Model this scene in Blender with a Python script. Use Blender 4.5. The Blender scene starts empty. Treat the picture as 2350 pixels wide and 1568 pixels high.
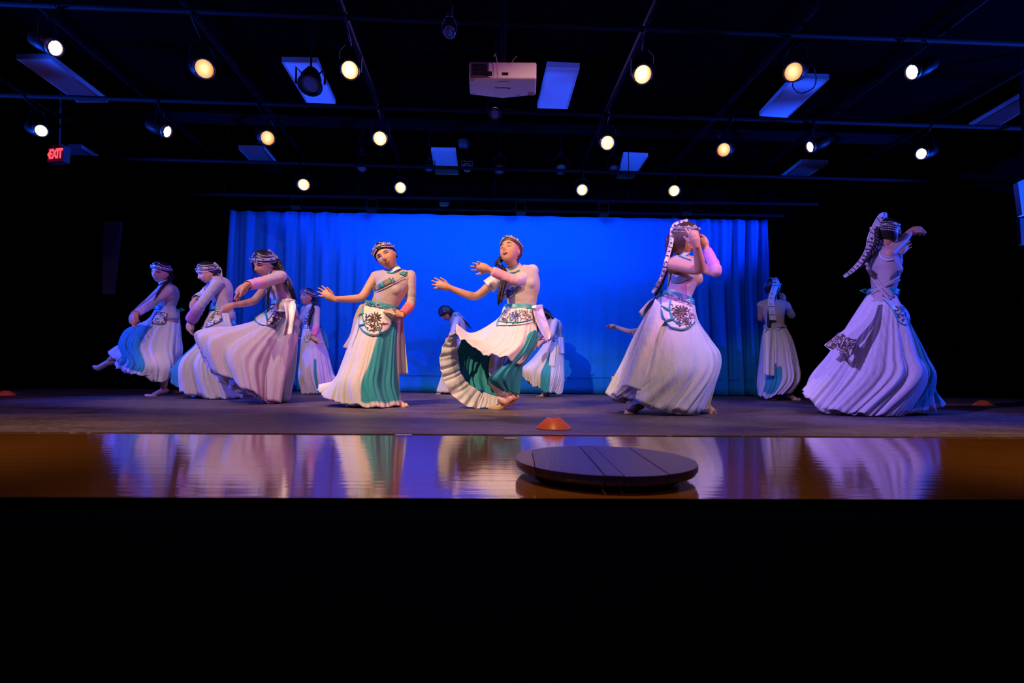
import bpy, bmesh, math, random
import numpy as np
from mathutils import Vector, Matrix
from mathutils.bvhtree import BVHTree
random.seed(7); np.random.seed(7)
scene = bpy.context.scene
COL = scene.collection
PI = math.pi
# ------------------------------------------------------------------ camera
FPX, CX, CY = 1150.0, 1175.0, 784.0
CAM = Vector((0, 0, 0.285))
YAW, PITCH, ROLL = 0.039, 0.066, 0.012
_f = Vector((math.sin(YAW)*math.cos(PITCH), math.cos(YAW)*math.cos(PITCH), math.sin(PITCH)))
_r0 = Vector((math.cos(YAW), -math.sin(YAW), 0)); _u0 = _r0.cross(_f)
_r = _r0*math.cos(ROLL) + _u0*math.sin(ROLL); _u = _u0*math.cos(ROLL) - _r0*math.sin(ROLL)
cam_data = bpy.data.cameras.new('camera'); cam = bpy.data.objects.new('camera', cam_data); COL.objects.link(cam)
cam.matrix_world = Matrix(((_r.x, _u.x, -_f.x, CAM.x), (_r.y, _u.y, -_f.y, CAM.y), (_r.z, _u.z, -_f.z, CAM.z), (0, 0, 0, 1)))
cam_data.sensor_width = 36; cam_data.lens = FPX/2350*36; cam_data.clip_start = .02
cam_data.dof.use_dof = True; cam_data.dof.focus_distance = 4.4; cam_data.dof.aperture_fstop = 3.6
scene.camera = cam
# ------------------------------------------------------------------ colour management, world, lights
scene.view_settings.view_transform = 'Standard'; scene.view_settings.look = 'None'
scene.view_settings.exposure = 0; scene.view_settings.gamma = 1; scene.view_settings.use_curve_mapping = False
scene.cycles.use_denoising = True
scene.cycles.max_bounces = 6; scene.cycles.diffuse_bounces = 3; scene.cycles.glossy_bounces = 3; scene.cycles.caustics_reflective = False
scene.cycles.sample_clamp_indirect = 3
w = bpy.data.worlds.new('world'); scene.world = w; w.use_nodes = True
w.node_tree.nodes['Background'].inputs[0].default_value = (0.02, 0.03, 0.1, 1)
w.node_tree.nodes['Background'].inputs[1].default_value = 0.03

def spot(name, loc, aim, watts, col, deg=40, blend=.4, size=.06):
    d = bpy.data.lights.new(name, 'SPOT'); d.energy = watts; d.color = col; d.spot_size = math.radians(deg); d.spot_blend = blend
    d.shadow_soft_size = size
    o = bpy.data.objects.new(name, d); COL.objects.link(o); o.location = loc
    o.rotation_euler = (Vector(aim)-Vector(loc)).to_track_quat('-Z', 'Y').to_euler(); return o
WARM = (1, .66, .40); LAV = (.32, .20, 1); PINK = (1, .16, .42); BLUE = (.02, .07, 1); WHT = (1, .72, .66)
spot('key_warm_a', (-2.3, 1.2, 3.85), (-.5, 4.4, .85), 1150, WARM, 38, .45, .04)
spot('key_warm_b', (.9, 1.0, 3.85), (.1, 4.3, .85), 230, WARM, 34, .5, .04)
spot('key_warm_c', (2.3, .9, 3.85), (1.4, 3.9, .75), 430, WHT, 36, .5, .04)
spot('key_warm_d', (-3.0, 1.4, 3.85), (-2.5, 4.75, .8), 480, WARM, 34, .5, .04)
spot('key_warm_e', (-.6, -.6, 3.8), (3.5, 6.35, .7), 380, (1, .74, .52), 10.5, .7, .04)
spot('cone_fill_warm_a', (-4.9, 3.4, 3.9), (-5.65, 5.85, 0), 70, WARM, 9, .8)  # added narrow spot, only there to brighten the outer cone
spot('cone_fill_warm_b', (4.7, 3.4, 3.9), (5.45, 5.65, 0), 70, WARM, 9, .8)  # likewise added for the cone on the other side
spot('wash_lavender_a', (-4.2, -1.5, 3.7), (-3.6, 5.2, .8), 620, LAV, 40, .5)
spot('wash_lavender_b', (-2.4, .6, 3.8), (3.2, 4.0, .7), 2100, LAV, 26, .6)
spot('wash_lavender_c', (0, -2.6, 3.7), (0, 5.0, .6), 200, LAV, 60, .5)
spot('side_pink', (4.2, .9, 2.9), (-.6, 4.6, 1.1), 480, PINK, 34, .5)
spot('side_blue_a', (-7.4, 4.2, 2.4), (-2.8, 5.3, .7), 1700, BLUE, 40, .5)
spot('side_blue_b', (7.6, 3.4, 2.4), (3.3, 4.2, .9), 1500, BLUE, 40, .5)
spot('top_violet', (0, 6.3, 3.95), (0, 3.6, 0), 300, (.35, .2, 1), 120, .5)
for i, x in enumerate((-2.8, -1.0, 1.0, 2.8)):
    spot('cyc_blue', (x, 5.7, 2.58), (x*.9, 7.6, 1.75), (42, 190, 205, 34)[i], (.03, .19, 1), 118, .8, .25)
for i, x in enumerate((-2.5, 0, 2.5)):
    spot('apron_amber', (x, 1.3, 3.9), (x, 1.95, 0), (620, 340, 560)[i], (1, .62, .34), 44, .9, .15)
spot('panel_fill_blue_a', (-8.2, 4.4, .9), (.5, 6.3, 4.9), 4200, (.008, .075, 1), 44, .3, .2)  # added unseen uplight: stands in for blue spill on the ceiling panels
spot('panel_fill_blue_b', (8.2, 4.4, .9), (2.2, 6.0, 4.6), 4300, (.008, .075, 1), 58, .3, .2)  # its added partner from the other side, same purpose
# ------------------------------------------------------------------ pixel -> world helpers (used as a measuring tool while modelling)
def ray(px, py):
    a, b = (px-CX)/FPX, -(py-CY)/FPX
    return (_f + _r*a + _u*b)
def onY(px, py, y):
    d = ray(px, py); return CAM + d*((y-CAM.y)/d.y)
def onZ(px, py, z):
    d = ray(px, py); return CAM + d*((z-CAM.z)/d.z)
def onX(px, py, x):
    d = ray(px, py); return CAM + d*((x-CAM.x)/d.x)
def bone(prev, px, py, L, sign):
    d = ray(px, py).normalized(); m = CAM - prev; b = m.dot(d); c = m.dot(m) - L*L; q = b*b - c
    if q < 0: q = 0
    return CAM + d*(-b + sign*math.sqrt(q))
# ------------------------------------------------------------------ materials
MATS = {}
def mat(name, col, rough=.6, metal=0, bump=0, bscale=60, stretch=(1, 1, 1), var=0, spec=.5, emit=None, estr=0, transl=0, vcol=False, sheen=0, aniso_coords='Object', bdist=.004):
    if name in MATS: return MATS[name]
    m = bpy.data.materials.new(name); m.use_nodes = True; MATS[name] = m
    nt = m.node_tree; b = nt.nodes['Principled BSDF']; out = nt.nodes['Material Output']
    b.inputs['Base Color'].default_value = (*col, 1); b.inputs['Roughness'].default_value = rough
    b.inputs['Metallic'].default_value = metal; b.inputs['Specular IOR Level'].default_value = spec
    if sheen: b.inputs['Sheen Weight'].default_value = sheen
    if emit: b.inputs['Emission Color'].default_value = (*emit, 1); b.inputs['Emission Strength'].default_value = estr
    src = None
    if vcol:
        vc = nt.nodes.new('ShaderNodeVertexColor'); vc.layer_name = 'col'; src = vc.outputs[0]
        nt.links.new(src, b.inputs['Base Color'])
    if bump or var:
        tc = nt.nodes.new('ShaderNodeTexCoord'); mp = nt.nodes.new('ShaderNodeMapping'); mp.inputs['Scale'].default_value = stretch
        nz = nt.nodes.new('ShaderNodeTexNoise'); nz.inputs['Scale'].default_value = bscale; nz.inputs['Detail'].default_value = 4
        nt.links.new(tc.outputs[aniso_coords], mp.inputs[0]); nt.links.new(mp.outputs[0], nz.inputs[0])
        if bump:
            bp = nt.nodes.new('ShaderNodeBump'); bp.inputs['Strength'].default_value = bump; bp.inputs['Distance'].default_value = bdist
            nt.links.new(nz.outputs[0], bp.inputs['Height']); nt.links.new(bp.outputs[0], b.inputs['Normal'])
        if var:
            hs = nt.nodes.new('ShaderNodeMix'); hs.data_type = 'RGBA'; hs.blend_type = 'MULTIPLY'
            cr = nt.nodes.new('ShaderNodeMapRange'); cr.inputs[1].default_value = .3; cr.inputs[2].default_value = .7
            cr.inputs[3].default_value = 1-var; cr.inputs[4].default_value = 1
            nt.links.new(nz.outputs[0], cr.inputs[0]); hs.inputs[0].default_value = 1
            hs.inputs[6].default_value = (*col, 1)
            if src: nt.links.new(src, hs.inputs[6])
            nt.links.new(cr.outputs[0], hs.inputs[7]); nt.links.new(hs.outputs[2], b.inputs['Base Color'])
            src = hs.outputs[2]
    if transl:
        t = nt.nodes.new('ShaderNodeBsdfTranslucent'); t.inputs[0].default_value = (*col, 1)
        if src: nt.links.new(src, t.inputs[0])
        mx = nt.nodes.new('ShaderNodeMixShader'); mx.inputs[0].default_value = transl
        nt.links.new(b.outputs[0], mx.inputs[1]); nt.links.new(t.outputs[0], mx.inputs[2]); nt.links.new(mx.outputs[0], out.inputs[0])
    return m
BLACK = mat('black_paint', (.006, .006, .007), .8, bump=.2, spec=.2)
CEILB = mat('black_ceiling', (.0006, .0006, .0009), .95, bump=.3, bscale=20, spec=.01)
PIPE = mat('black_steel', (.0035, .0035, .0045), .7, spec=.08, var=.3, bscale=8)
FIXT = mat('black_fixture', (.005, .005, .006), .5, spec=.12, bump=.1)
VELVET = mat('black_drape', (.0012, .0012, .0012), .95, bump=.3, bscale=120, spec=.01)
# ------------------------------------------------------------------ object helpers
def link(name, me, parent=None, loc=None):
    o = bpy.data.objects.new(name, me); COL.objects.link(o)
    if parent is not None: o.parent = parent
    if loc is not None: o.location = loc
    return o
def tag(o, label, cat, group=None, kind=None):
    if label: o['label'] = label
    if cat: o['category'] = cat
    if group: o['group'] = group
    if kind: o['kind'] = kind
    return o
def root(name, loc, label, cat, group=None):
    o = link(name, None, None, loc); o.empty_display_size = .1
    return tag(o, label, cat, group)
def origin(parent):
    v = Vector((0, 0, 0))
    while parent is not None: v = v + Vector(parent.location); parent = parent.parent
    return v
def mk(name, V, F, m, parent=None, smooth=True, cols=None, mats=None, midx=None, kind=None):
    """V in world coordinates; parented meshes are stored relative to the parent's base"""
    o0 = origin(parent)
    me = bpy.data.meshes.new(name)
    me.from_pydata([(v[0]-o0.x, v[1]-o0.y, v[2]-o0.z) for v in V], [], F)
    for mm in (mats or [m]): me.materials.append(mm)
    if midx is not None: me.polygons.foreach_set('material_index', midx)
    if smooth: me.polygons.foreach_set('use_smooth', [True]*len(me.polygons))
    if cols is not None:
        a = me.color_attributes.new('col', 'FLOAT_COLOR', 'POINT'); a.data.foreach_set('color', np.asarray([(*c, 1) for c in cols], dtype=np.float32).ravel())
    me.update()
    o = link(name, me, parent)
    if kind: o['kind'] = kind
    return o
class G:
    """geometry collector: joins primitives into one mesh"""
    def __init__(s): s.V = []; s.F = []; s.C = []
    def add(s, V, F, c=None):
        n = len(s.V); s.V += [tuple(v) for v in V]; s.F += [tuple(i+n for i in f) for f in F]
        s.C += [c or (1, 1, 1)]*len(V); return s
    def box(s, c, d, R=None):
        V = []
        for x in (-.5, .5):
            for y in (-.5, .5):
                for z in (-.5, .5):
                    v = Vector((x*d[0], y*d[1], z*d[2]));
                    if R is not None: v = R @ v
                    V.append(Vector(c)+v)
        return s.add(V, [(0, 1, 3, 2), (4, 6, 7, 5), (0, 4, 5, 1), (2, 3, 7, 6), (0, 2, 6, 4), (1, 5, 7, 3)])
    def tube(s, pts, rad, n=10, cap=True, c=None, flat=1, up=None):
        V, F = tube(pts, rad, n, cap, flat, up); return s.add(V, F, c)
    def ell(s, c, rx, ry=None, rz=None, R=None, n=12, m=8, col=None):
        ry = ry or rx; rz = rz or rx; V = []; F = []
        for i in range(m+1):
            a = PI*i/m
            for j in range(n):
                b = 2*PI*j/n; v = Vector((rx*math.sin(a)*math.cos(b), ry*math.sin(a)*math.sin(b), rz*math.cos(a)))
                V.append(Vector(c) + (R @ v if R is not None else v))
        for i in range(m):
            for j in range(n):
                k = (j+1) % n; F.append((i*n+j, (i+1)*n+j, (i+1)*n+k, i*n+k))
        V2 = V; return s.add(V2, F, col)
    def lathe(s, c, prof, R=None, n=24, c2=None):
        V = []; F = []; m = len(prof)
        for r_, z in prof:
            for j in range(n):
                b = 2*PI*j/n; v = Vector((r_*math.cos(b), r_*math.sin(b), z)); V.append(Vector(c) + (R @ v if R is not None else v))
        for i in range(m-1):
            for j in range(n):
                k = (j+1) % n; F.append((i*n+j, i*n+k, (i+1)*n+k, (i+1)*n+j))
        return s.add(V, F, c2)
    def obj(s, name, m, parent=None, smooth=False, vcol=False, **k):
        return mk(name, s.V, s.F, m, parent, smooth, cols=s.C if vcol else None, **k)
def frame_of(t, up=None):
    u = up or (Vector((0, 0, 1)) if abs(t.z) < .9 else Vector((1, 0, 0)))
    a = t.cross(u).normalized(); b = a.cross(t).normalized(); return a, b
def tube(pts, rad, n=10, cap=True, flat=1, up=None):
    """swept tapered tube with rounded ends; flat<1 flattens it along the 'up' axis"""
    P = [Vector(p) for p in pts]; Rr = list(rad) if hasattr(rad, '__len__') else [rad]*len(P)
    if cap:
        d0 = (P[0]-P[1]).normalized(); d1 = (P[-1]-P[-2]).normalized(); r0, r1 = Rr[0], Rr[-1]
        P = [P[0]+d0*r0*.97, P[0]+d0*r0*.7] + P + [P[-1]+d1*r1*.7, P[-1]+d1*r1*.97]
        Rr = [r0*.22, r0*.72] + Rr + [r1*.72, r1*.22]
    T = []
    for i in range(len(P)):
        a = P[max(i-1, 0)]; b = P[min(i+1, len(P)-1)]; T.append((b-a).normalized())
    A, B = frame_of(T[0], up); V = []; F = []
    for i, p in enumerate(P):
        if i:
            A = (A - T[i]*A.dot(T[i])).normalized(); B = A.cross(T[i]).normalized()
        if up is not None: A, B = frame_of(T[i], up)
        for j in range(n):
            an = 2*PI*j/n; V.append(p + A*(math.cos(an)*Rr[i]) + B*(math.sin(an)*Rr[i]*flat))
    for i in range(len(P)-1):
        for j in range(n):
            k = (j+1) % n; F.append((i*n+j, i*n+k, (i+1)*n+k, (i+1)*n+j))
    F.append(tuple(range(n))[::-1]); F.append(tuple((len(P)-1)*n+j for j in range(n)))
    return V, F
def cr(P, t, closed=False):
    """Catmull-Rom through numpy control rows; t in 0..n-1 (or 0..n when closed)"""
    P = np.asarray(P, float); n = len(P); i = int(math.floor(t)); f = t-i
    if closed: g = lambda k: P[k % n]
    else:
        i = min(max(i, 0), n-2); f = t-i
        g = lambda k: P[k] if 0 <= k < n else (2*P[0]-P[1] if k < 0 else 2*P[n-1]-P[n-2])
    a, b, c, d = g(i-1), g(i), g(i+1), g(i+2)
    return .5*((2*b) + (-a+c)*f + (2*a-5*b+4*c-d)*f*f + (-a+3*b-3*c+d)*f**3)
def crs(P, m, closed=False):
    n = len(P); return np.array([cr(P, (n if closed else n-1)*k/(m if closed else m-1), closed) for k in range(m)])
def smoothpath(pts, m): return [Vector(p) for p in crs([tuple(p) for p in pts], m)]
# ================================================================== SETTING
def struct(name, g, m, parent=None, smooth=False):
    o = g.obj(name, m, parent, smooth); 
    if parent is None: o['kind'] = 'structure'
    return o
def floor_mat():
    m = bpy.data.materials.new('marley_vinyl'); m.use_nodes = True; nt = m.node_tree; b = nt.nodes['Principled BSDF']
    b.inputs['Specular IOR Level'].default_value = .3
    tc = nt.nodes.new('ShaderNodeTexCoord')
    def noise(scale, st, det=5):
        mp = nt.nodes.new('ShaderNodeMapping'); mp.inputs['Scale'].default_value = st
        n = nt.nodes.new('ShaderNodeTexNoise'); n.inputs['Scale'].default_value = scale; n.inputs['Detail'].default_value = det; n.inputs['Roughness'].default_value = .62
        nt.links.new(tc.outputs['Object'], mp.inputs[0]); nt.links.new(mp.outputs[0], n.inputs[0]); return n.outputs[0]
    a = noise(3, (.6, 1.6, 1)); sc = noise(30, (.45, 1.6, 1), 7); fine = noise(260, (1, 1, 1), 2)
    r = nt.nodes.new('ShaderNodeValToRGB'); r.color_ramp.elements[0].color = (.060, .040, .030, 1); r.color_ramp.elements[1].color = (.17, .115, .085, 1)
    r.color_ramp.elements[0].position = .3; r.color_ramp.elements[1].position = .75
    nt.links.new(a, r.inputs[0])
    r2 = nt.nodes.new('ShaderNodeValToRGB'); r2.color_ramp.elements[0].position = .57; r2.color_ramp.elements[0].color = (0, 0, 0, 1); r2.color_ramp.elements[1].position = .72; r2.color_ramp.elements[1].color = (.34, .29, .27, 1)
    nt.links.new(sc, r2.inputs[0])
    ad = nt.nodes.new('ShaderNodeMix'); ad.data_type = 'RGBA'; ad.blend_type = 'ADD'; ad.inputs[0].default_value = 1
    nt.links.new(r.outputs[0], ad.inputs[6]); nt.links.new(r2.outputs[0], ad.inputs[7]); nt.links.new(ad.outputs[2], b.inputs['Base Color'])
    mr = nt.nodes.new('ShaderNodeMapRange'); mr.inputs[3].default_value = .38; mr.inputs[4].default_value = .62; nt.links.new(sc, mr.inputs[0]); nt.links.new(mr.outputs[0], b.inputs['Roughness'])
    bp = nt.nodes.new('ShaderNodeBump'); bp.inputs['Strength'].default_value = .35; bp.inputs['Distance'].default_value = .002
    nt.links.new(fine, bp.inputs['Height']); nt.links.new(bp.outputs[0], b.inputs['Normal']); return m
MARLEY = floor_mat()
def apron_mat():
    m = bpy.data.materials.new('varnished_oak'); m.use_nodes = True; nt = m.node_tree; b = nt.nodes['Principled BSDF']
    b.inputs['Roughness'].default_value = .10; b.inputs['Specular IOR Level'].default_value = .9; b.inputs['IOR'].default_value = 1.6
    b.inputs['Coat Weight'].default_value = .6; b.inputs['Coat Roughness'].default_value = .05
    tc = nt.nodes.new('ShaderNodeTexCoord'); mp = nt.nodes.new('ShaderNodeMapping'); mp.inputs['Scale'].default_value = (.7, 14, 1)
    n = nt.nodes.new('ShaderNodeTexNoise'); n.inputs['Scale'].default_value = 3; n.inputs['Detail'].default_value = 6
    nt.links.new(tc.outputs['Object'], mp.inputs[0]); nt.links.new(mp.outputs[0], n.inputs[0])
    r = nt.nodes.new('ShaderNodeValToRGB'); r.color_ramp.elements[0].color = (.15, .052, .007, 1); r.color_ramp.elements[1].color = (.30, .115, .018, 1)
    nt.links.new(n.outputs[0], r.inputs[0]); nt.links.new(r.outputs[0], b.inputs['Base Color'])
    mp2 = nt.nodes.new('ShaderNodeMapping'); mp2.inputs['Scale'].default_value = (.35, 9, 1)
    n2 = nt.nodes.new('ShaderNodeTexNoise'); n2.inputs['Scale'].default_value = 4; n2.inputs['Detail'].default_value = 3
    nt.links.new(tc.outputs['Object'], mp2.inputs[0]); nt.links.new(mp2.outputs[0], n2.inputs[0])
    bp = nt.nodes.new('ShaderNodeBump'); bp.inputs['Strength'].default_value = .5; bp.inputs['Distance'].default_value = .0011
    nt.links.new(n2.outputs[0], bp.inputs['Height']); nt.links.new(bp.outputs[0], b.inputs['Normal']); nt.links.new(bp.outputs[0], b.inputs['Coat Normal']); return m
OAK = apron_mat()
MT = .004                                   # marley thickness: its top is z = 0
# edges measured on the photograph
eL, eR = onZ(0, 991, 0), onZ(2350, 1004, 0)
fL, fR = onZ(0, 1141, -MT), onZ(2350, 1147, -MT)
m_y = lambda x: eL.y + (x-eL.x)*(eR.y-eL.y)/(eR.x-eL.x)
y_mar = (eL.y+eR.y)/2; y_front = (fL.y+fR.y)/2
slope = (eR.y-eL.y)/(eR.x-eL.x)
SX = 8.6
def quadslab(name, x0, x1, ya, yb, z0, z1, m, parent=None):      # slab between two slanted front/back lines ya(x), yb(x)
    V = [(x0, ya(x0), z0), (x1, ya(x1), z0), (x1, yb(x1), z0), (x0, yb(x0), z0), (x0, ya(x0), z1), (x1, ya(x1), z1), (x1, yb(x1), z1), (x0, yb(x0), z1)]
    F = [(3, 2, 1, 0), (4, 5, 6, 7), (0, 1, 5, 4), (1, 2, 6, 5), (2, 3, 7, 6), (3, 0, 4, 7)]
    return mk(name, V, F, m, parent, False)
stage = quadslab('floor', -SX, SX, lambda x: y_front, lambda x: 9.4, -.06, -MT-.0005, BLACK); stage['kind'] = 'structure'
# glossy oak apron: long boards running across the stage
yy = y_front; k = 0
while yy < y_mar+.35:
    wd = .135; q = quadslab('oak_board', -SX, SX, lambda x: yy, lambda x: yy+wd-.0008, -.03, -MT, OAK, stage); yy += wd
# marley strips
ys = [0, 1.05, 2.1, 3.15, 4.2, 5.25, 6.4]
seams = [m_y(0)] + [onZ(1175, p, 0).y for p in (949, 926, 912)] + [9.3]
for i in range(len(seams)-1):
    a, b_ = seams[i], seams[i+1]
    quadslab('vinyl_strip', -SX+.05, SX-.05, (lambda x, a=a, i=i: (m_y(x) if i == 0 else a)), lambda x, b_=b_: b_-.004, -MT, 0, MARLEY, stage)
# stage front face, house floor
struct('wall_stage_front', G().box((0, y_front+.03, -.56), (2*SX, .05, 1.0)), mat('stage_fascia', (.003, .003, .0033), .85, bump=.3, bscale=30, spec=.1))
struct('floor_house', G().box((0, -3.2, -1.08), (2*SX, 9.0, .04)), BLACK)
struct('wall_back', G().box((0, 9.45, 2.0), (2*SX, .1, 4.4)), BLACK)
struct('wall_left', G().box((-SX-.05, 1, 1.5), (.1, 17, 5.4)), BLACK)
struct('wall_right', G().box((SX+.05, 1, 1.5), (.1, 17, 5.4)), BLACK)
ZC = 4.05
struct('ceiling', G().box((0, 1, ZC+.05), (2*SX, 17, .1)), CEILB)

# ------------------------------------------------------------------ blue drape and black maskings
def drape(name, x0, x1, y, z0, z1, m, nf, amp, loose=None, seed=1, hem=0):
    rnd = random.Random(seed); nx = int(max(120, nf*14)); nz = 26; V = []; F = []
    ph = [rnd.uniform(0, 6.28) for _ in range(6)]
    for j in range(nz+1):
        t = j/nz; z = z0 + (z1-z0)*t
        for i in range(nx+1):
            s = i/nx; x = x0 + (x1-x0)*s
            a = amp*(loose(s) if loose else 1)*(1-.65*t)
            w_ = nf*2*PI*s + 1.1*math.sin(2*PI*3*s+ph[0]) + .7*math.sin(2*PI*7*s+ph[1]) + .3*math.sin(5*t+ph[2]+9*s)
            yy = y - a*math.sin(w_) - .4*a*math.sin(2.3*w_+ph[3]) - .006*math.sin(2*PI*9*s+ph[4])
            zz = z
            V.append((x, yy, zz))
    n = nx+1
    for j in range(nz):
        for i in range(nx): F.append((j*n+i, j*n+i+1, (j+1)*n+i+1, (j+1)*n+i))
    o = mk(name, V, F, m, None, True)
    sm = o.modifiers.new('solid', 'SOLIDIFY'); sm.thickness = .006; sm.offset = 1
    return o
YD = 7.6
a0 = onY(511, 484, YD); a1 = onY(1753, 506, YD)
xL, xR = onY(509, 900, YD).x, onY(1768, 905, YD).x
ztop = (a0.z+a1.z)/2
CYC = mat('blue_cyc_cloth', (.012, .24, .70), .9, bump=.5, bscale=160, spec=.1, var=.25, stretch=(1, 1, .15), transl=.0)
cyc = drape('backdrop_curtain', xL, xR, YD, .012, ztop, CYC, 31, .030,
            loose=lambda s: 2.7*max(0, 1-s/.28)**.6 + .14 + 2.2*max(0, (s-.78)/.22)**.6, seed=4)
cz = [a0.z, a1.z]; cyc_v = cyc.data.vertices
for v in cyc_v:                                  # top hem rises and falls with its batten, sagging between the ties
    s = (v.co.x-xL)/(xR-xL); top = cz[0]+(cz[1]-cz[0])*s
    v.co.z = .012 + (v.co.z-.012)*(top-.012)/(ztop-.012) + (.004*math.cos(s*2*PI*17) if v.co.z > ztop-.05 else 0)
tag(cyc, 'wide blue-lit cloth backdrop hanging behind all the dancers, pleated at both ends', 'curtain')
hem = G().tube([(xL, YD-.03, .26), ((xL+xR)/2, YD-.022, .26), (xR, YD-.03, .26)], .004, 6)
hem.obj('hem_seam', CYC, cyc)
bl = drape('black_masking_curtain', -SX+.1, xL+.02, YD+.16, .01, 3.3, VELVET, 14, .05, seed=11)
tag(bl, 'black masking curtain beside the pleated edge of the blue backdrop, behind the kicking dancer', 'curtain')
br = drape('black_masking_curtain', xR-.02, SX-.1, YD+.16, .01, 3.3, VELVET, 14, .05, seed=12)
tag(br, 'black masking curtain beyond the blue backdrop, behind the dancer with the outstretched fist', 'curtain')
vx = drape('black_border_curtain', -SX+.1, SX-.1, YD+.45, 2.3, 3.5, VELVET, 30, .03, seed=13)
tag(vx, 'black border curtain hanging behind the top edge of the blue backdrop', 'curtain')

# narrow dark blue panel left of the drapes
p = [onY(238, 508, 7.2), onY(276, 508, 7.2), onY(258, 676, 7.2), onY(234, 676, 7.2)]
g = G(); V = [(q.x, q.y, q.z) for q in p] + [(q.x, q.y+.05, q.z) for q in p]
g.add(V, [(0, 3, 2, 1), (4, 5, 6, 7), (0, 1, 5, 4), (1, 2, 6, 5), (2, 3, 7, 6), (3, 0, 4, 7)])
pn = root('hanging_banner', (p[2].x, 7.2, p[2].z), 'narrow dark blue banner hanging in the gloom beyond the kicking dancer', 'banner')
g.obj('cloth_panel', mat('dark_banner', (.014, .014, .024), .9, bump=.3), pn)
gc = G(); top = (p[0]+p[1])/2
gc.tube([top+Vector((0, .02, 0)), Vector((top.x, 7.22, ZC))], .004, 6); gc.obj('hanging_wire', PIPE, pn)
# bright panel at the far edge
p = [onY(2336, 418, 5.2), onY(2420, 380, 5.2), onY(2432, 480, 5.2), onY(2346, 493, 5.2)]
V = [tuple(q) for q in p] + [(q.x+.03, q.y+.08, q.z) for q in p]
pe = root('wall_screen', (p[3].x, 5.2, p[3].z), 'pale screen edge glowing blue high beside the dark side wall', 'screen')
g = G(); g.add(V, [(0, 3, 2, 1), (4, 5, 6, 7), (0, 1, 5, 4), (1, 2, 6, 5), (2, 3, 7, 6), (3, 0, 4, 7)])
WHITEP = mat('white_panel', (.32, .33, .36), .6, bump=.05)
g.obj('screen_panel', WHITEP, pe)
g = G(); g.box(((p[0].x+p[1].x)/2, 5.3, (ZC+p[1].z)/2), (.03, .03, ZC-p[1].z)); g.obj('hanger_rod', PIPE, pe)
g = G(); g.box(((p[3].x+p[2].x)/2+.06, 5.3, p[3].z-.16), (p[2].x-p[3].x, .04, .3)); g.obj('lower_skirt', mat('screen_skirt', (.012, .012, .02), .8, bump=.1), pe)

# ------------------------------------------------------------------ ceiling grid
ZP = 3.42
def pipe(name, a, b, r_, label, m=PIPE, group=None):
    o = G().tube([a, b], r_, 10, False).obj(name, m, None, True); tag(o, label, 'pipe', group); return o
Ls = [((99, 20), (592, 446), 'black steel grid pipe passing above the fixture at the kicking dancer side'),
      ((425, 7), (766, 446), 'black steel grid pipe running upstage over the dancer with the sweeping skirt'),
      ((0, 177), (391, 429), 'black steel grid pipe running upstage beside the exit sign'),
      ((784, 17), (944, 446), 'black steel grid pipe running upstage beside the unplugged can over a ceiling panel'),
      ((1431, 170), (1301, 456), 'black steel grid pipe running upstage past the projector'),
      ((1727, 177), (1475, 455), 'black steel grid pipe running upstage above the lunging dancer'),
      ((2009, 190), (1649, 466), 'black steel grid pipe running upstage over the dancer with the long back ribbon'),
      ((2282, 197), (1832, 456), 'outermost black steel grid pipe, above the dancer with the outstretched fist')]
for (a, b, lab) in Ls:
    A = onZ(*a, ZP); B = onZ(*b, ZP); d = (B-A).normalized()
    A2 = A - d*((A.y-.8)/d.y if d.y else 0); B2 = A + d*((7.5-A.y)/d.y)
    pipe('grid_pipe', A2, B2, .028, lab)
rows = [(145, 3.30, 'lighting pipe spanning the stage over the first row of lamps nearest the audience'),
        (296, 3.20, 'lighting pipe spanning the stage above the second row of lamps'),
        (412, 3.14, 'lighting pipe spanning the stage above the row of lamps nearest the blue backdrop')]
PYR = {}
ZL = 2.885
for i, (py, z, lab) in enumerate(rows):
    yv = onZ(1175, (161, 320, 430)[i], ZL).y; PYR[i] = yv
    pipe('lighting_pipe', (-SX+.1, yv, z), (SX-.1, yv, z), .024, lab)
bm_ = G().box((0, onZ(1175, 298, 3.75).y, 3.78), (2*SX-.2, .12, .10)); bmo = bm_.obj('roof_beam', PIPE); bmo['kind'] = 'structure'
b2 = onY(1175, 462, YD-.05)
pipe('backdrop_batten', (xL-.3, YD+.03, onY(511, 474, YD).z+.02), (xR+.3, YD+.03, onY(1753, 496, YD).z+.02), .025, 'batten pipe the blue backdrop hangs from')
pipe('backdrop_batten', (xL-.6, YD-.35, onY(511, 448, YD-.35).z), (xR+.6, YD-.35, onY(1753, 466, YD-.35).z), .022, 'blue-glinting batten pipe carrying the small cyc lights')
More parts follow.
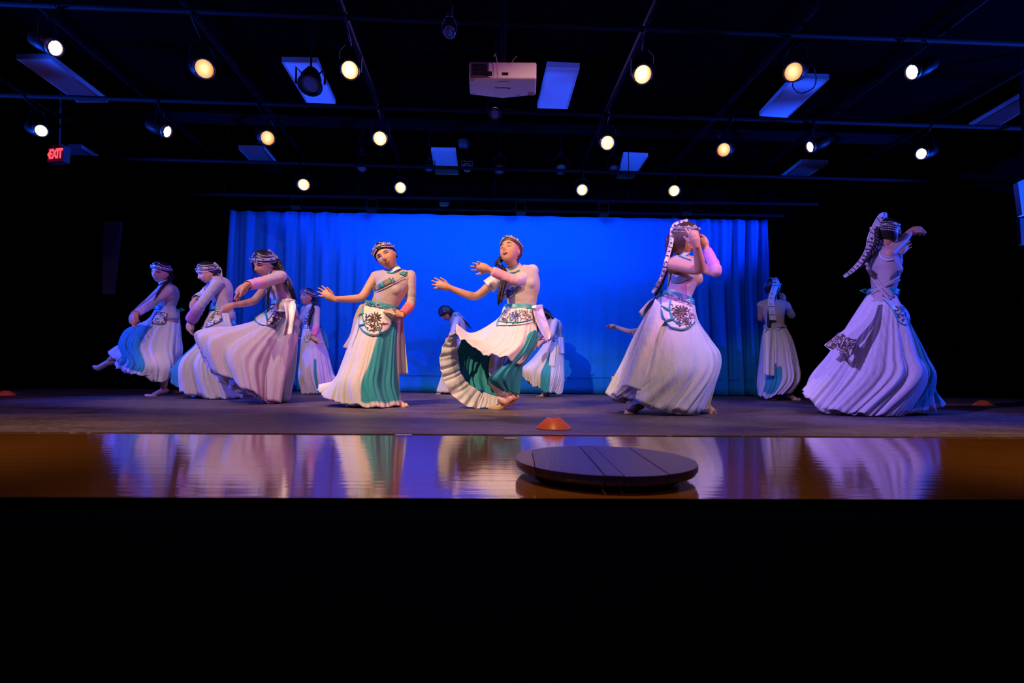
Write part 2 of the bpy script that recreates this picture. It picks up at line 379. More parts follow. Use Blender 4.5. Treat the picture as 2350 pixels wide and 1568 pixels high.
for i, (px, py) in enumerate(((681, 476), (853, 484), (1020, 468), (1195, 490), (1385, 494), (1574, 490))):
    c = onY(px, py, YD-.35); lab = ['small black box light by the pleated end of the backdrop top', 'small black box light above the smiling dancer', 'small black box light with blue glint, mid backdrop top',
        'small black box light directly over the dancer leaning back', 'small black box light between the middle and the lunging dancer', 'small black box light over the lunging dancer'][i]
    rt = root('cyc_light', (c.x, c.y, c.z), lab, 'stage light', 'small lights along the top of the backdrop')
    G().box(c, (.135, .10, .05), Matrix.Rotation(.3, 3, 'X')).obj('housing', FIXT, rt)
    G().box(c+Vector((0, .012, -.028)), (.11, .07, .006), Matrix.Rotation(.3, 3, 'X')).obj('lens_plate', mat('dark_glass', (.02, .03, .05), .15), rt)
    g = G(); zt = onY(511, 448, YD-.35).z + (c.x-xL+.6)/(xR-xL+1.2)*(onY(1753, 466, YD-.35).z-onY(511, 448, YD-.35).z)
    for sx in (-.075, .075): g.tube([c+Vector((sx, 0, 0)), (c.x+sx, c.y, zt-.031)], .006, 6)
    g.tube([(c.x-.075, c.y, zt-.031), (c.x+.075, c.y, zt-.031)], .006, 6); g.obj('yoke', FIXT, rt)

for dx in (-3.9, -2.0, 0, 2.0, 3.9):
    zt_ = .024+onY(511, 448, YD-.35).z+(dx-xL+.6)/(xR-xL+1.2)*(onY(1753, 466, YD-.35).z-onY(511, 448, YD-.35).z)
    wq = G().tube([(dx, YD-.35, zt_), (dx, YD-.35, ZC)], .005, 6).obj('batten_chain', PIPE, None); tag(wq, 'thin chain holding up the batten, '+{-3.9:'over the pleated end of the backdrop',-2.0:'over the upright dancer in profile',0:'over the middle of the backdrop',2.0:'over the lunging dancer',3.9:'over the dancer with the long back ribbon'}[dx], 'chain', 'batten chains')
# ------------------------------------------------------------------ ceiling panels (unlit troffers)
DIFF = mat('acrylic_diffuser', (.8, .82, .86), .28, bump=.5, bscale=240, spec=.5)
TROF = mat('troffer_white', (.6, .62, .66), .5, bump=.05)
def troffer(px, lab):
    P = [onZ(*q, ZC-.16) for q in px]; c = sum(P, Vector())/4
    rt = root('ceiling_light_panel', (c.x, c.y, ZC), lab, 'ceiling light', 'unlit ceiling light panels')
    g = G(); zt = ZC-.0; z0 = ZC-.16
    # tray walls (rim) round the diffuser
    out = [q + (q-c).normalized()*.012 for q in P]
    V = [(q.x, q.y, z0-.004) for q in out]+[(q.x, q.y, zt-.1) for q in out]+[(q.x, q.y, z0-.004) for q in P]+[(q.x, q.y, zt-.1) for q in P]
    F = []
    for i in range(4):
        j = (i+1) % 4; F += [(i, j, 4+j, 4+i), (8+i, 12+i, 12+j, 8+j), (i, 8+i, 8+j, j)]
    F.append((4, 5, 6, 7)); g.add(V, F); g.obj('tray', TROF, rt)
    g = G(); V = [(q.x, q.y, z0+.004) for q in P]+[(q.x, q.y, z0+.012) for q in P]
    g.add(V, [(0, 3, 2, 1), (4, 5, 6, 7), (0, 1, 5, 4), (1, 2, 6, 5), (2, 3, 7, 6), (3, 0, 4, 7)]); g.obj('diffuser', DIFF, rt)
    g = G()
    for q in (P[0]*.75+P[2]*.25, P[0]*.25+P[2]*.75): g.tube([(q.x, q.y, ZC-.11), (q.x, q.y, ZC)], .004, 6)
    g.obj('suspension_wire', PIPE, rt)
troffer([(39, 136), (116, 136), (245, 234), (179, 235)], 'violet-tinged ceiling panel below the outermost white lamp')
troffer([(648, 143), (728, 144), (769, 239), (707, 240)], 'blue ceiling panel half hidden by a dangling black par can')
troffer([(1256, 154), (1329, 157), (1302, 249), (1234, 247)], 'large bright blue ceiling panel next to the projector')
troffer([(1822, 180), (1901, 182), (1807, 269), (1744, 265)], 'violet ceiling panel crossed by a looping cable')
troffer([(2350, 219), (2460, 190), (2288, 292), (2226, 291)], 'blue ceiling panel cut off high in the far corner')
troffer([(548, 342), (606, 343), (650, 396), (602, 396)], 'small blue ceiling panel under a lit lamp over the sweeping skirt dancer')
troffer([(990, 347), (1045, 348), (1052, 401), (1000, 400)], 'small square-looking blue ceiling panel beyond the projector')
troffer([(1431, 358), (1486, 360), (1453, 410), (1415, 409)], 'small blue ceiling panel with a dark can against its edge')
troffer([(1839, 374), (1899, 376), (1827, 421), (1779, 420)], 'slanting blue ceiling panel above the dancer with the long back ribbon')
troffer([(156, 340), (186, 340), (229, 367), (165, 369)], 'dark blue ceiling panel showing behind the exit sign')
troffer([(243, 378), (250, 377), (262, 390), (242, 392)], 'tiny sliver of blue ceiling panel beyond the exit sign')

# ------------------------------------------------------------------ stage lamps
def lens_mat(name, hot, edge, s):
    m = bpy.data.materials.new(name); m.use_nodes = True; nt = m.node_tree; nt.nodes.clear()
    out = nt.nodes.new('ShaderNodeOutputMaterial'); em = nt.nodes.new('ShaderNodeEmission'); vc = nt.nodes.new('ShaderNodeVertexColor'); vc.layer_name = 'col'
    r = nt.nodes.new('ShaderNodeValToRGB'); r.color_ramp.elements[0].position = .08; r.color_ramp.elements[0].color = (*edge, 1); r.color_ramp.elements[1].position = .92; r.color_ramp.elements[1].color = (*hot, 1)
    nt.links.new(vc.outputs[0], r.inputs[0]); nt.links.new(r.outputs[0], em.inputs[0]); em.inputs[1].default_value = s; nt.links.new(em.outputs[0], out.inputs[0]); return m
LW = lens_mat('lamp_warm', (1.6, 1.15, .55), (.75, .20, .02), 1.05)
LH = lens_mat('lamp_hot', (1.8, 1.4, .9), (.9, .30, .04), 1.5)
LN = lens_mat('lamp_white', (1, .92, .82), (1, .74, .55), 2.4)
RIM = mat('gel_rim', (.10, .07, .05), .4, spec=.6)
def lamp(px, py, diam, row, lm, lab, yaw=0, tilt=0, aim=None, z=ZL):
    """fresnel-type can hung under its lighting pipe; aim = direction the lens faces"""
    c = onZ(px, py, z); r_ = diam/2*(c-CAM).dot(_f)/FPX*1.02
    to = (CAM - c).normalized(); R0 = Matrix.Rotation(yaw, 3, 'Z'); ax = R0 @ to
    side = ax.cross(Vector((0, 0, 1))).normalized(); ax = (Matrix.Rotation(tilt, 3, side) @ ax).normalized()
    Q = ax.to_track_quat('Z', 'Y').to_matrix()
    pz = rows[row][1]; py_ = PYR[row]
    rt = root('stage_lamp', (c.x, c.y, pz), lab, 'stage lamp', 'lit lamps in row %s' % ('nearest the audience', 'in the middle', 'nearest the backdrop')[row])
    # lens disc with hot centre
    V = [c]; C = [(1, 1, 1)]; F = []
    rg = random.Random(int(px)); ex, ey = rg.uniform(-.2, .2), rg.uniform(-.1, .3)
    for k_, rr in enumerate((.35, .62, .85, 1.0)):
        for j in range(20):
            a = 2*PI*j/20; dx, dy = rr*math.cos(a)-ex*.6, rr*math.sin(a)-ey*.6; vv = max(0, 1.05-1.0*math.hypot(dx*.9, dy*.75))
            V.append(c + Q @ Vector((r_*rr*math.cos(a), r_*rr*math.sin(a), .12*r_*(1-rr*rr)))); C.append((vv, vv, vv))
    V[0] = c + Q @ Vector((0, 0, .12*r_))
    for j in range(20): F.append((0, 1+j, 1+(j+1) % 20))
    for k_ in range(3):
        for j in range(20):
            a, b = 1+k_*20+j, 1+k_*20+(j+1) % 20; F.append((a, a+20, b+20, b))
    mk('lens', V, F, lm, rt, True, cols=C)
    G().lathe(c, [(r_*1.0, -.005), (r_*1.02, .012), (r_*1.16, .012), (r_*1.18, -.02), (r_*1.02, -.03)], Q, 24).obj('front_ring', RIM, rt, True)
    G().lathe(c, [(r_*1.02, -.018), (r_*1.22, -.03), (r_*1.22, -.12), (r_*1.0, -.20), (r_*.55, -.23), (.001, -.235)], Q, 20).obj('housing', FIXT, rt, True)
    for k_ in range(4):
        a = PI/4+k_*PI/2; G().box(c + Q @ Vector((r_*1.12*math.cos(a), r_*1.12*math.sin(a), .014)), (.012, .012, .008), Q).obj('gel_clip', FIXT, rt)
    g = G(); mid = c + Q @ Vector((0, 0, -.08)); s = side*(r_*1.34); topz = min(pz-.07, mid.z+.22)
    g.tube([mid+s, mid+s+Vector((0, 0, (topz-mid.z)*.7)), Vector((mid.x, mid.y, topz))+s*.55], .006, 6)
    g.tube([mid-s, mid-s+Vector((0, 0, (topz-mid.z)*.7)), Vector((mid.x, mid.y, topz))-s*.55], .006, 6)
    g.tube([Vector((mid.x, mid.y, topz))+s*.55, Vector((mid.x, mid.y, topz))-s*.55], .006, 6); g.obj('yoke', FIXT, rt)
    g = G(); g.tube([(mid.x, mid.y, topz), (mid.x, py_, pz-.036)], .009, 6); g.tube([(mid.x, py_+.034*math.cos(a), pz+.034*math.sin(a)) for a in [2*PI*q/14 for q in range(15)]], .007, 6); g.obj('clamp', FIXT, rt, True)
    return rt
D = math.radians
for a in [
    (126, 110, 32, 0, LN, 'white lamp seen at an angle above the violet ceiling panel', .75, 0),
    (469, 158, 38, 0, LW, 'amber lamp with a visible filament streak above the kicking dancer, first row', .3, 0),
    (803, 161, 36, 0, LH, 'glowing amber lamp beside the panel with the dangling can, first row', 0, 0),
    (1475, 171, 37, 0, LH, 'brightest round amber lamp above the lunging dancer, first row', 0, 0),
    (1821, 165, 37, 0, LW, 'amber lamp touching the violet ceiling panel with the looping cable', -.3, 0),
    (2094, 165, 31, 0, LN, 'narrow white lamp near the outermost grid pipe, first row', -.85, 0),
    (94, 300, 24, 1, LN, 'white lamp just above the exit sign', .45, 0),
    (383, 302, 25, 1, LN, 'narrow white lamp above the kicking dancer, second row', 1.0, 0),
    (614, 317, 29, 1, LW, 'amber lamp above the small panel over the sweeping skirt dancer', .3, 0),
    (872, 318, 29, 1, LH, 'amber lamp over the smiling dancer, second row', 0, 0),
    (1394, 328, 29, 1, LH, 'amber lamp above the small panel with a can against its edge', 0, 0),
    (1661, 344, 28, 1, LW, 'amber lamp past the lunging dancer, second row', -.3, 0),
    (1860, 337, 23, 1, LN, 'narrow white lamp above the slanting blue panel', -1.0, 0),
    (2115, 353, 23, 1, LN, 'white lamp over the dancer with the outstretched fist, second row', -.6, 0),
    (697, 424, 24, 2, LH, 'small amber lamp over the pleated end of the backdrop', .15, 0),
    (919, 431, 23, 2, LH, 'small amber lamp over the smiling dancer, nearest the backdrop', 0, 0),
    (1336, 436, 23, 2, LH, 'small amber lamp right of centre, nearest the backdrop', 0, 0),
    (1547, 438, 23, 2, LH, 'small amber lamp over the lunging dancer, nearest the backdrop', -.1, 0)]:
    lamp(*a)
# unlit cans
CHROME = mat('dull_chrome', (.35, .3, .32), .35, .8)
def can(px, py, z, rpx, lab, tilt=.9, yaw=0, cable=False, chrome=False, rear=False, ring=False):
    c = onZ(px, py, z); r_ = rpx*(c-CAM).dot(_f)/FPX
    ax = Vector((math.sin(yaw)*math.cos(tilt), -math.cos(yaw)*math.cos(tilt), -math.sin(tilt))); Q = ax.to_track_quat('Z', 'Y').to_matrix()
    rt = root('par_can', (c.x, c.y, z), lab, 'stage lamp', 'unlit cans on the grid')
    G().lathe(c, [(.001, -r_*2.1), (r_*.45, -r_*2.05), (r_*.7, -r_*1.6), (r_*.95, -r_*.8), (r_*1.0, r_*.2), (r_*1.15, r_*.25), (r_*1.15, r_*.32), (r_*.95, r_*.32), (r_*.93, r_*.1)], Q, 18).obj('housing', CHROME if chrome else FIXT, rt, True)
    G().lathe(c, [(r_*.93, r_*.1), (r_*.6, r_*.2), (.001, r_*.25)], Q, 18).obj('lens', mat('lens_glass', (.08, .08, .10), .12, bump=1, bscale=120), rt, True)
    g = G(); s = Vector((1, 0, 0))*r_*1.35; tz = min(c.z+r_*3.2, ZP-.03)
    g.tube([c+s, c+s*1.02+Vector((0, 0, r_*1.6)), Vector((c.x, c.y, tz))+s*.5], r_*.10, 6)
    g.tube([c-s, c-s*1.02+Vector((0, 0, r_*1.6)), Vector((c.x, c.y, tz))-s*.5], r_*.10, 6)
    g.tube([Vector((c.x, c.y, tz))+s*.5, Vector((c.x, c.y, tz))-s*.5], r_*.10, 6); g.obj('yoke', CHROME if chrome else FIXT, rt)
    g = G(); g.tube([(c.x, c.y, tz), (c.x, c.y, ZC)], .010, 6); g.box((c.x, c.y, min(tz+.05, ZC-.03)), (.05, .05, .07)); g.obj('clamp', FIXT, rt)
    if cable:
        pts = [c+Vector((r_*.6, 0, -r_*.2)), c+Vector((r_*.2, -.02, -r_*2)), c+Vector((r_*2.2, 0, -r_*2.6)), c+Vector((r_*4.0, 0, -r_*.6)), c+Vector((r_*3.8, 0, r_*2.2))]
        G().tube(smoothpath(pts, 18), .005, 6).obj('cable', FIXT, rt, True)
    return rt
can(712, 192, 3.30, 24, 'unlit black par can dangling in front of a blue ceiling panel', 1.1, .2)
can(1031, 74, 2.9, 12, 'small dull chrome spotlight high above the projector', .6, .5, chrome=True)
can(1072, 384, 3.3, 9, 'small chrome spotlight beside the square-looking blue panel', .6, .4, chrome=True)
can(830, 384, 3.2, 11, 'unlit can glinting faint blue above the smiling dancer', .7)
can(984, 385, 3.3, 10, 'unlit can overlapping the edge of the square-looking blue panel', 1.0)
can(1146, 388, 3.2, 12, 'unlit can straight below the projector pole', .8)
can(1287, 388, 3.2, 12, 'unlit can over the dancer leaning back, beside a blue glint', .8)
can(1408, 388, 3.2, 11, 'unlit can against the small blue ceiling panel edge', .8)
can(1136, 262, 3.0, 13, 'unlit can hanging just behind the projector', .8)
# cable looping over the violet panel
P_ = [onZ(*q, ZL+.05) for q in ((1822, 182), (1820, 200), (1838, 214), (1866, 202), (1873, 180), (1868, 155))]
cb = G().tube(smoothpath(P_, 22), .005, 6).obj('loose_cable', FIXT, None, True); tag(cb, 'black cable looping across the violet ceiling panel', 'cable')
# smoke detector like disc and glints
c = onZ(1064, 337, ZC-.1); sd = root('smoke_detector', (c.x, c.y, ZC), 'small round ceiling detector above the square-looking blue panel', 'detector')
G().lathe((c.x, c.y, ZC-.10), [(.001, -.03), (.05, -.03), (.08, 0), (.085, .03), (.085, .10)], None, 20).obj('body', mat('dim_plastic', (.08, .08, .09), .6, bump=.05), sd, True)
G().lathe((c.x, c.y, ZC-.10), [(.03, -.034), (.03, -.030), (.001, -.036)], None, 14).obj('sensor_cap', FIXT, sd, True)

# ------------------------------------------------------------------ projector
zb = 2.45
n0, n1 = onZ(1076, 180, zb), onZ(1231, 181, zb); f0, f1 = onZ(1079, 221, zb), onZ(1229, 222, zb)
top_n = onY(1152, 144, n0.y); hgt = top_n.z-zb
prj = root('projector', ((n0.x+n1.x)/2, n0.y, zb), 'white ceiling-mounted projector hanging upside down between two lamps', 'projector')
WP = mat('projector_white', (.62, .56, .60), .5, bump=.15, bscale=300)
mid = (f0+f1)/2+Vector((0, .03, 0))
base = [n0, n1, Vector((f1.x, f1.y-.02, zb)), mid, Vector((f0.x, f0.y-.02, zb))]
V = [(q.x, q.y, zb) for q in base] + [(q.x, q.y, zb+hgt) for q in base]
F = [(0, 1, 2, 3, 4)[::-1], (5, 6, 7, 8, 9)] + [(i, (i+1) % 5, 5+(i+1) % 5, 5+i) for i in range(5)]
pb = mk('case', V, F, WP, prj, False); bv = pb.modifiers.new('b', 'BEVEL'); bv.width = .012; bv.segments = 3
c_ = (n0+n1)/2; wpr = (n1-n0).length
G().box((c_.x, n0.y-.001, zb+hgt/2), (wpr*.955, .012, hgt*.90)).obj('rear_panel', mat('rear_plastic', (.05, .04, .06), .6, bump=.3, bscale=90), prj)
g = G()
for i in range(9):
    for sx in (-1, 1): g.box((c_.x+sx*wpr*.34, n0.y-.009, zb+hgt*(.2+.075*i)), (wpr*.22, .004, .004))
g.obj('vent_slats', FIXT, prj)
for k_, (ox, ww, hh) in enumerate(((-.10, .045, .03), (.02, .05, .022), (.085, .03, .03), (.13, .03, .018))):
    G().box((c_.x+ox, n0.y-.010, zb+hgt*.28), (ww, .008, hh)).obj('port', BLACK, prj)
TAN = mat('sticker_tan', (.35, .22, .16), .6, bump=.1)
for (px, py, wpx, hpx) in ((1219, 215.5, 14, 7.5), (1083, 183.5, 10, 4)):
    s0 = onZ(px-wpx/2, py-hpx/2, zb-.001); s1 = onZ(px+wpx/2, py+hpx/2, zb-.001)
    G().box((s0+s1)/2, (abs(s1.x-s0.x), abs(s1.y-s0.y), .0012)).obj('sticker', TAN, prj)
INK = mat('dark_ink', (.03, .02, .08), .5, bump=.02)
def text(name, s, loc, size, R, m, parent, ext=.0008, sx=1, bold=0):
    cu = bpy.data.curves.new(name, 'FONT'); cu.body = s; cu.size = size; cu.extrude = ext; cu.align_x = 'CENTER'; cu.align_y = 'CENTER'; cu.offset = bold
    cu.materials.append(m); o = bpy.data.objects.new(name, cu); COL.objects.link(o); o.parent = parent
    me = bpy.data.meshes.new_from_object(o); bpy.data.objects.remove(o); o = link(name, me, parent); me.name = name
    if not me.materials: me.materials.append(m)
    o.location = Vector(loc)-origin(parent); o.rotation_euler = R; o.scale = (sx, 1, 1); return o
t0 = onZ(1153, 202, zb-.001)
text('lettering', 'Panasonic', t0, .030, (PI, 0, PI), INK, prj, bold=.0006)      # reads upside down from the house
t1 = onZ(1155, 187.5, zb-.001); text('model_lettering', 'LCD PROJECTOR', t1, .010, (PI, 0, PI), INK, prj)
t2 = onZ(1189, 218.5, zb-.001); text('caption_lettering', 'LASER', t2, .012, (PI, 0, PI), INK, prj)
t3 = onZ(1088, 215, zb-.001); text('mark_lettering', 'HDMI', t3, .010, (PI, 0, PI), INK, prj)
g = G(); g.tube([(c_.x, n0.y+.13, zb+hgt), (c_.x, n0.y+.13, ZC)], .025, 12); g.box((c_.x, n0.y+.13, zb+hgt+.02), (.22, .16, .03)); g.obj('ceiling_mount', FIXT, prj)
g = G()
WIRE = mat('pale_cable', (.5, .48, .46), .5, spec=.5)
s_ = [onY(*q, n0.y-.03) for q in ((1144, 172), (1142, 150), (1139, 132), (1136, 124), (1134, 130))]; g.tube(smoothpath(s_, 12), .0028, 6)
s_ = [onY(*q, n0.y-.03) for q in ((1173, 147), (1178, 138), (1186, 129))]; g.tube(smoothpath(s_, 8), .0018, 6)
g.obj('cable', WIRE, prj, True)

# ------------------------------------------------------------------ exit sign
YS = 6.6
e = [onY(105, 337, YS), onY(150, 338, YS), onY(150, 372, YS), onY(103, 371, YS)]
ec = sum(e, Vector())/4; ew = (e[1]-e[0]).length; eh = (e[0]-e[3]).length
ex = root('exit_sign', tuple(ec), 'red-lettered exit sign hanging from the ceiling with an arrow pointing offstage', 'exit sign')
RX = Matrix.Rotation(-.25, 3, 'Z')
loc = lambda x, y, z: ec + RX @ Vector((x, y, z))
G().box(loc(0, .045, 0), (ew*1.03, .085, eh*1.03), RX).obj('housing', mat('sign_grey', (.16, .16, .2), .5, bump=.05), ex)
G().box(loc(0, -.002, 0), (ew*.95, .008, eh*.92), RX).obj('face_plate', mat('sign_face', (.05, .01, .03), .4, bump=.02, emit=(.30, .0, .05), estr=.25), ex)
RED = mat('exit_red', (.8, .05, .08), .5, emit=(1, .07, .09), estr=1.6)
er = RX.to_euler()
T = text('lettering', 'EXIT', loc(ew*.06, -.008, 0), eh*.86, (PI/2, 0, -.25), RED, ex, ext=.002, sx=.62, bold=.008)
g = G()
for s in (1, -1):
    a, b = loc(-ew*.44, -.009, 0), loc(-ew*.345, -.009, s*eh*.15); g.tube([a, b], .008, 6)
g.obj('arrow', RED, ex)
g = G(); g.box(loc(0, .04, eh*.62), (ew*.62, .12, .02), RX); g.tube([loc(0, .04, eh*.62), (ec.x, ec.y, ZC)], .012, 8); g.obj('canopy_mount', mat('sign_grey', (0, 0, 0)), ex)

# ------------------------------------------------------------------ orange marker cones
ORG = mat('orange_plastic', (1.0, .20, .05), .38, bump=.05, bscale=80, spec=.5, transl=.25)
def cone(px, py, wpx, lab):
    b = onZ(px, py, 0); r_ = wpx/2/FPX*(b-CAM).dot(_f); b.y += r_*.6; b.x = onZ(px, py, 0).x*(b.y/(b.y-r_*.6)) if abs(b.x) > .5 else b.x
    rt = root('marker_cone', (b.x, b.y, 0), lab, 'cone', 'orange disc cones marking the stage')
    pr = [(r_*1.0, .001), (r_*1.0, .004), (r_*.97, .006), (r_*.94, .012), (r_*.40, r_*.58), (r_*.36, r_*.60), (r_*.28, r_*.60), (r_*.28, r_*.565), (r_*.36, r_*.54), (r_*.86, .008), (r_*.9, .001)]
    G().lathe((b.x, b.y, 0), pr, None, 40).obj('cone_shell', ORG, rt, True)
    G().lathe((b.x, b.y, 0), [(r_*.94, .0085), (r_*1.01, .0045), (r_*1.01, .0012), (r_*.97, .0012)], None, 40).obj('base_rim', ORG, rt, True)
cone(1274, 986.5, 84, 'orange disc cone standing closest to the glossy stage edge')
cone(13, 908.5, 36, 'orange disc cone cut off at the far side beyond the kicking dancer')
cone(2256, 931.5, 39, 'orange disc cone past the dancer with the outstretched fist')
cone(403, 903, 24, 'orange disc cone showing between the kicking dancer and the next skirt')

# ------------------------------------------------------------------ round plank board on the apron
ztb = .043; bc = onZ(1386, 1052, ztb); br_ = .253*bc.y/1.44
bd = root('round_plank_board', (bc.x, bc.y, -MT), 'round dark plank board lying on the glossy stage edge', 'board')
WD = mat('dark_plank', (.075, .045, .045), .33, bump=.5, bscale=30, stretch=(9, .6, 1), var=.5, spec=.5)
WD2 = mat('brown_plank', (.16, .085, .06), .33, bump=.5, bscale=30, stretch=(9, .6, 1), var=.4, spec=.5)
edges = [-1, -.80, -.16, .02, .47, 1]
rot = Matrix.Rotation(-.05, 3, 'Z')
for i in range(len(edges)-1):
    x0, x1 = edges[i]*br_+.0015, edges[i+1]*br_-.0015; top = []; dz = random.uniform(-.0008, .0008)
    xs = [x0+(x1-x0)*k_/8 for k_ in range(9)]
    up = [(x, math.sqrt(max(br_**2-x*x, 1e-6))) for x in xs]; dn = [(x, -y) for x, y in up[::-1]]
    pl = up+dn; n = len(pl); bz = .012
    V = [tuple(bc*Vector((1, 1, 0))+(rot @ Vector((x, y, 0)))+Vector((0, 0, ztb+dz))) for x, y in pl]
    V += [tuple(bc*Vector((1, 1, 0))+(rot @ Vector((x*1.0, y*1.0, 0)))+Vector((0, 0, ztb-.016))) for x, y in pl]
    V += [tuple(bc*Vector((1, 1, 0))+(rot @ Vector((x*.975, y*.975, 0)))+Vector((0, 0, ztb-.026))) for x, y in pl]
    F = [tuple(range(n))[::-1], tuple(range(2*n, 3*n))]+[(j, (j+1) % n, n+(j+1) % n, n+j) for j in range(n)]+[(n+j, n+(j+1) % n, 2*n+(j+1) % n, 2*n+j) for j in range(n)]
    o = mk('plank', V, F, WD2 if i == 0 else WD, bd, False)
    if i == 0: o['label'] = 'browner outermost plank'
G().lathe((bc.x, bc.y, 0), [(br_*.80, ztb-.026), (br_*.80, -MT), (br_*.74, -MT), (br_*.74, ztb-.026)], None, 40).obj('foot_ring', WD, bd, True)
# bits of white tape near the vinyl edge
TAPE = mat('white_tape', (.6, .58, .6), .5, bump=.1)
for (a, b, lab) in (((908, 998), (944, 999), 'short strip of white tape on the vinyl below the smiling dancer'), ((1158, 1005.5), (1187, 1006.5), 'short strip of white tape at the vinyl edge below the dancer leaning back')):
    A, B = onZ(*a, .001), onZ(*b, .001); o = G().box((A+B)/2+Vector((0, .004, 0)), ((B-A).length, .022, .0012)).obj('tape_strip', TAPE); tag(o, lab, 'tape', 'spike marks on the vinyl')
# ================================================================== FIGURE KIT
SKIN = mat('skin', (.66, .36, .22), .55, spec=.35, bump=.05, bscale=200)
SKIN.node_tree.nodes['Principled BSDF'].inputs['Subsurface Weight'].default_value = .12
SKIN.node_tree.nodes['Principled BSDF'].inputs['Subsurface Radius'].default_value = (.02, .008, .004)
HAIR = mat('black_hair', (.010, .007, .006), .42, bump=.9, bscale=90, stretch=(1, 1, .12), spec=.5)
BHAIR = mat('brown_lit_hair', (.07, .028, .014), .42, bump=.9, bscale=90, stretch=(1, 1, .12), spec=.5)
BOD = mat('mauve_jersey', (.50, .41, .39), .75, bump=.35, bscale=7, stretch=(1.2, 1.2, 1.8), var=.10, sheen=.2, bdist=.03)
SLV = mat('sleeve_mesh', (.5, .4, .4), .7, bump=.5, bdist=.02, bscale=12, vcol=True, sheen=.2)
CHIF = mat('white_chiffon', (.78, .74, .71), .8, bump=.5, bdist=.02, bscale=9, stretch=(3, 3, .6), transl=.12, vcol=True, sheen=.15)
CHI2 = mat('underskirt_chiffon', (.70, .68, .70), .8, bump=.35, bscale=70, transl=.25)
TEAL = mat('teal_satin', (.02, .30, .34), .38, bump=.3, bscale=50)
TEALC = mat('teal_chiffon', (.03, .36, .42), .7, bump=.3, bscale=70, transl=.25)
SATIN = mat('white_satin', (.76, .72, .70), .42, bump=.5, bdist=.012, bscale=14, sheen=.2)
COLLAR = mat('collar_cloth', (.72, .78, .80), .6, bump=.2)
SILV = mat('silver_sequin', (.75, .75, .8), .22, .85, bump=.8, bscale=300)
BEAD = mat('pearl_bead', (.8, .78, .8), .3, .2)
DKB = mat('dark_stone', (.05, .025, .03), .25, spec=.8)
EMB = mat('embroidery_brown', (.13, .075, .05), .5, .3, bump=.3)
BLUES = mat('blue_stone', (.05, .08, .55), .2, .2)
SHOE = mat('ballet_slipper', (.66, .45, .27), .6, bump=.3)
TIGHT = mat('black_tights', (.02, .018, .02), .7)
EYEM = mat('eye_dark', (.015, .008, .006), .25)
EYEW = mat('eye_white', (.75, .72, .70), .3)
LIPM = mat('lip_red', (.42, .07, .06), .4)
GLASSY = mat('iridescent_patch', (.45, .65, .85), .15, .75, bump=.6, bscale=30)
OLIVE = mat('olive_patch', (.20, .17, .10), .6, bump=.4, bscale=120)
WHITE = (.78, .74, .71); TEALV = (.03, .36, .42); MAUVE = (.50, .41, .39)

def gs(x, s): return math.exp(-(x/s)**2)
def head_pt(d):
    """unit direction (x = her right, y = forward, z = up) -> skull/face surface point in metres, head about .215 tall"""
    x, y, z = d
    rx, ry, rz = .074, .092, .108
    p = Vector((x*rx, y*ry, z*rz))
    if z < 0:                                             # jaw narrows and comes forward
        k = -z; p.x *= 1 - .20*k**1.5; p.y = p.y*(1-.16*k) + .016*k*(1 if y > -.2 else .3)
        if y < 0: p.y *= 1-.25*k; p.z *= 1-.22*min(1, -y*1.2)
    if y > 0:                                              # flat face front
        p.y = p.y*(1-.07*y*y)
        X, Z = p.x, p.z; fr = max(0, y)**.6
        p.y += fr*(.0235*gs(X, .011)*gs(Z+.026, .016) + .012*gs(X, .009)*gs(Z+.006, .020))          # nose
        p.y -= fr*(.009*(gs(X-.031, .015)+gs(X+.031, .015))*gs(Z-.004, .011))                      # eye sockets
        p.y += fr*.005*gs(Z-.024, .012)*gs(X, .05)                                                 # brow
        p.y += fr*(.0065*gs(X, .020)*gs(Z+.054, .0055) + .006*gs(X, .017)*gs(Z+.064, .006))        # lips
        p.y -= fr*.004*gs(X, .022)*gs(Z+.0592, .0028)
        p.y += fr*.008*gs(X, .020)*gs(Z+.088, .014)                                                # chin
        p.y += fr*.004*(gs(X-.042, .02)+gs(X+.042, .02))*gs(Z+.028, .02)                           # cheeks
    return p
def head_mesh(M, sc, n=56, m=48, off=None):
    V = []; F = []
    for i in range(m+1):
        a = PI*i/m
        for j in range(n):
            b = 2*PI*j/n; d = (math.sin(a)*math.cos(b), math.sin(a)*math.sin(b), math.cos(a)); p = head_pt(d)
            if off: p = p + Vector(d).normalized()*off(d)
            V.append(M(p*sc))
    for i in range(m):
        for j in range(n):
            k = (j+1) % n; F.append((i*n+j, (i+1)*n+j, (i+1)*n+k, i*n+k))
    return V, F
def head_dir(x, y, z): return Vector((x, y, z)).normalized()

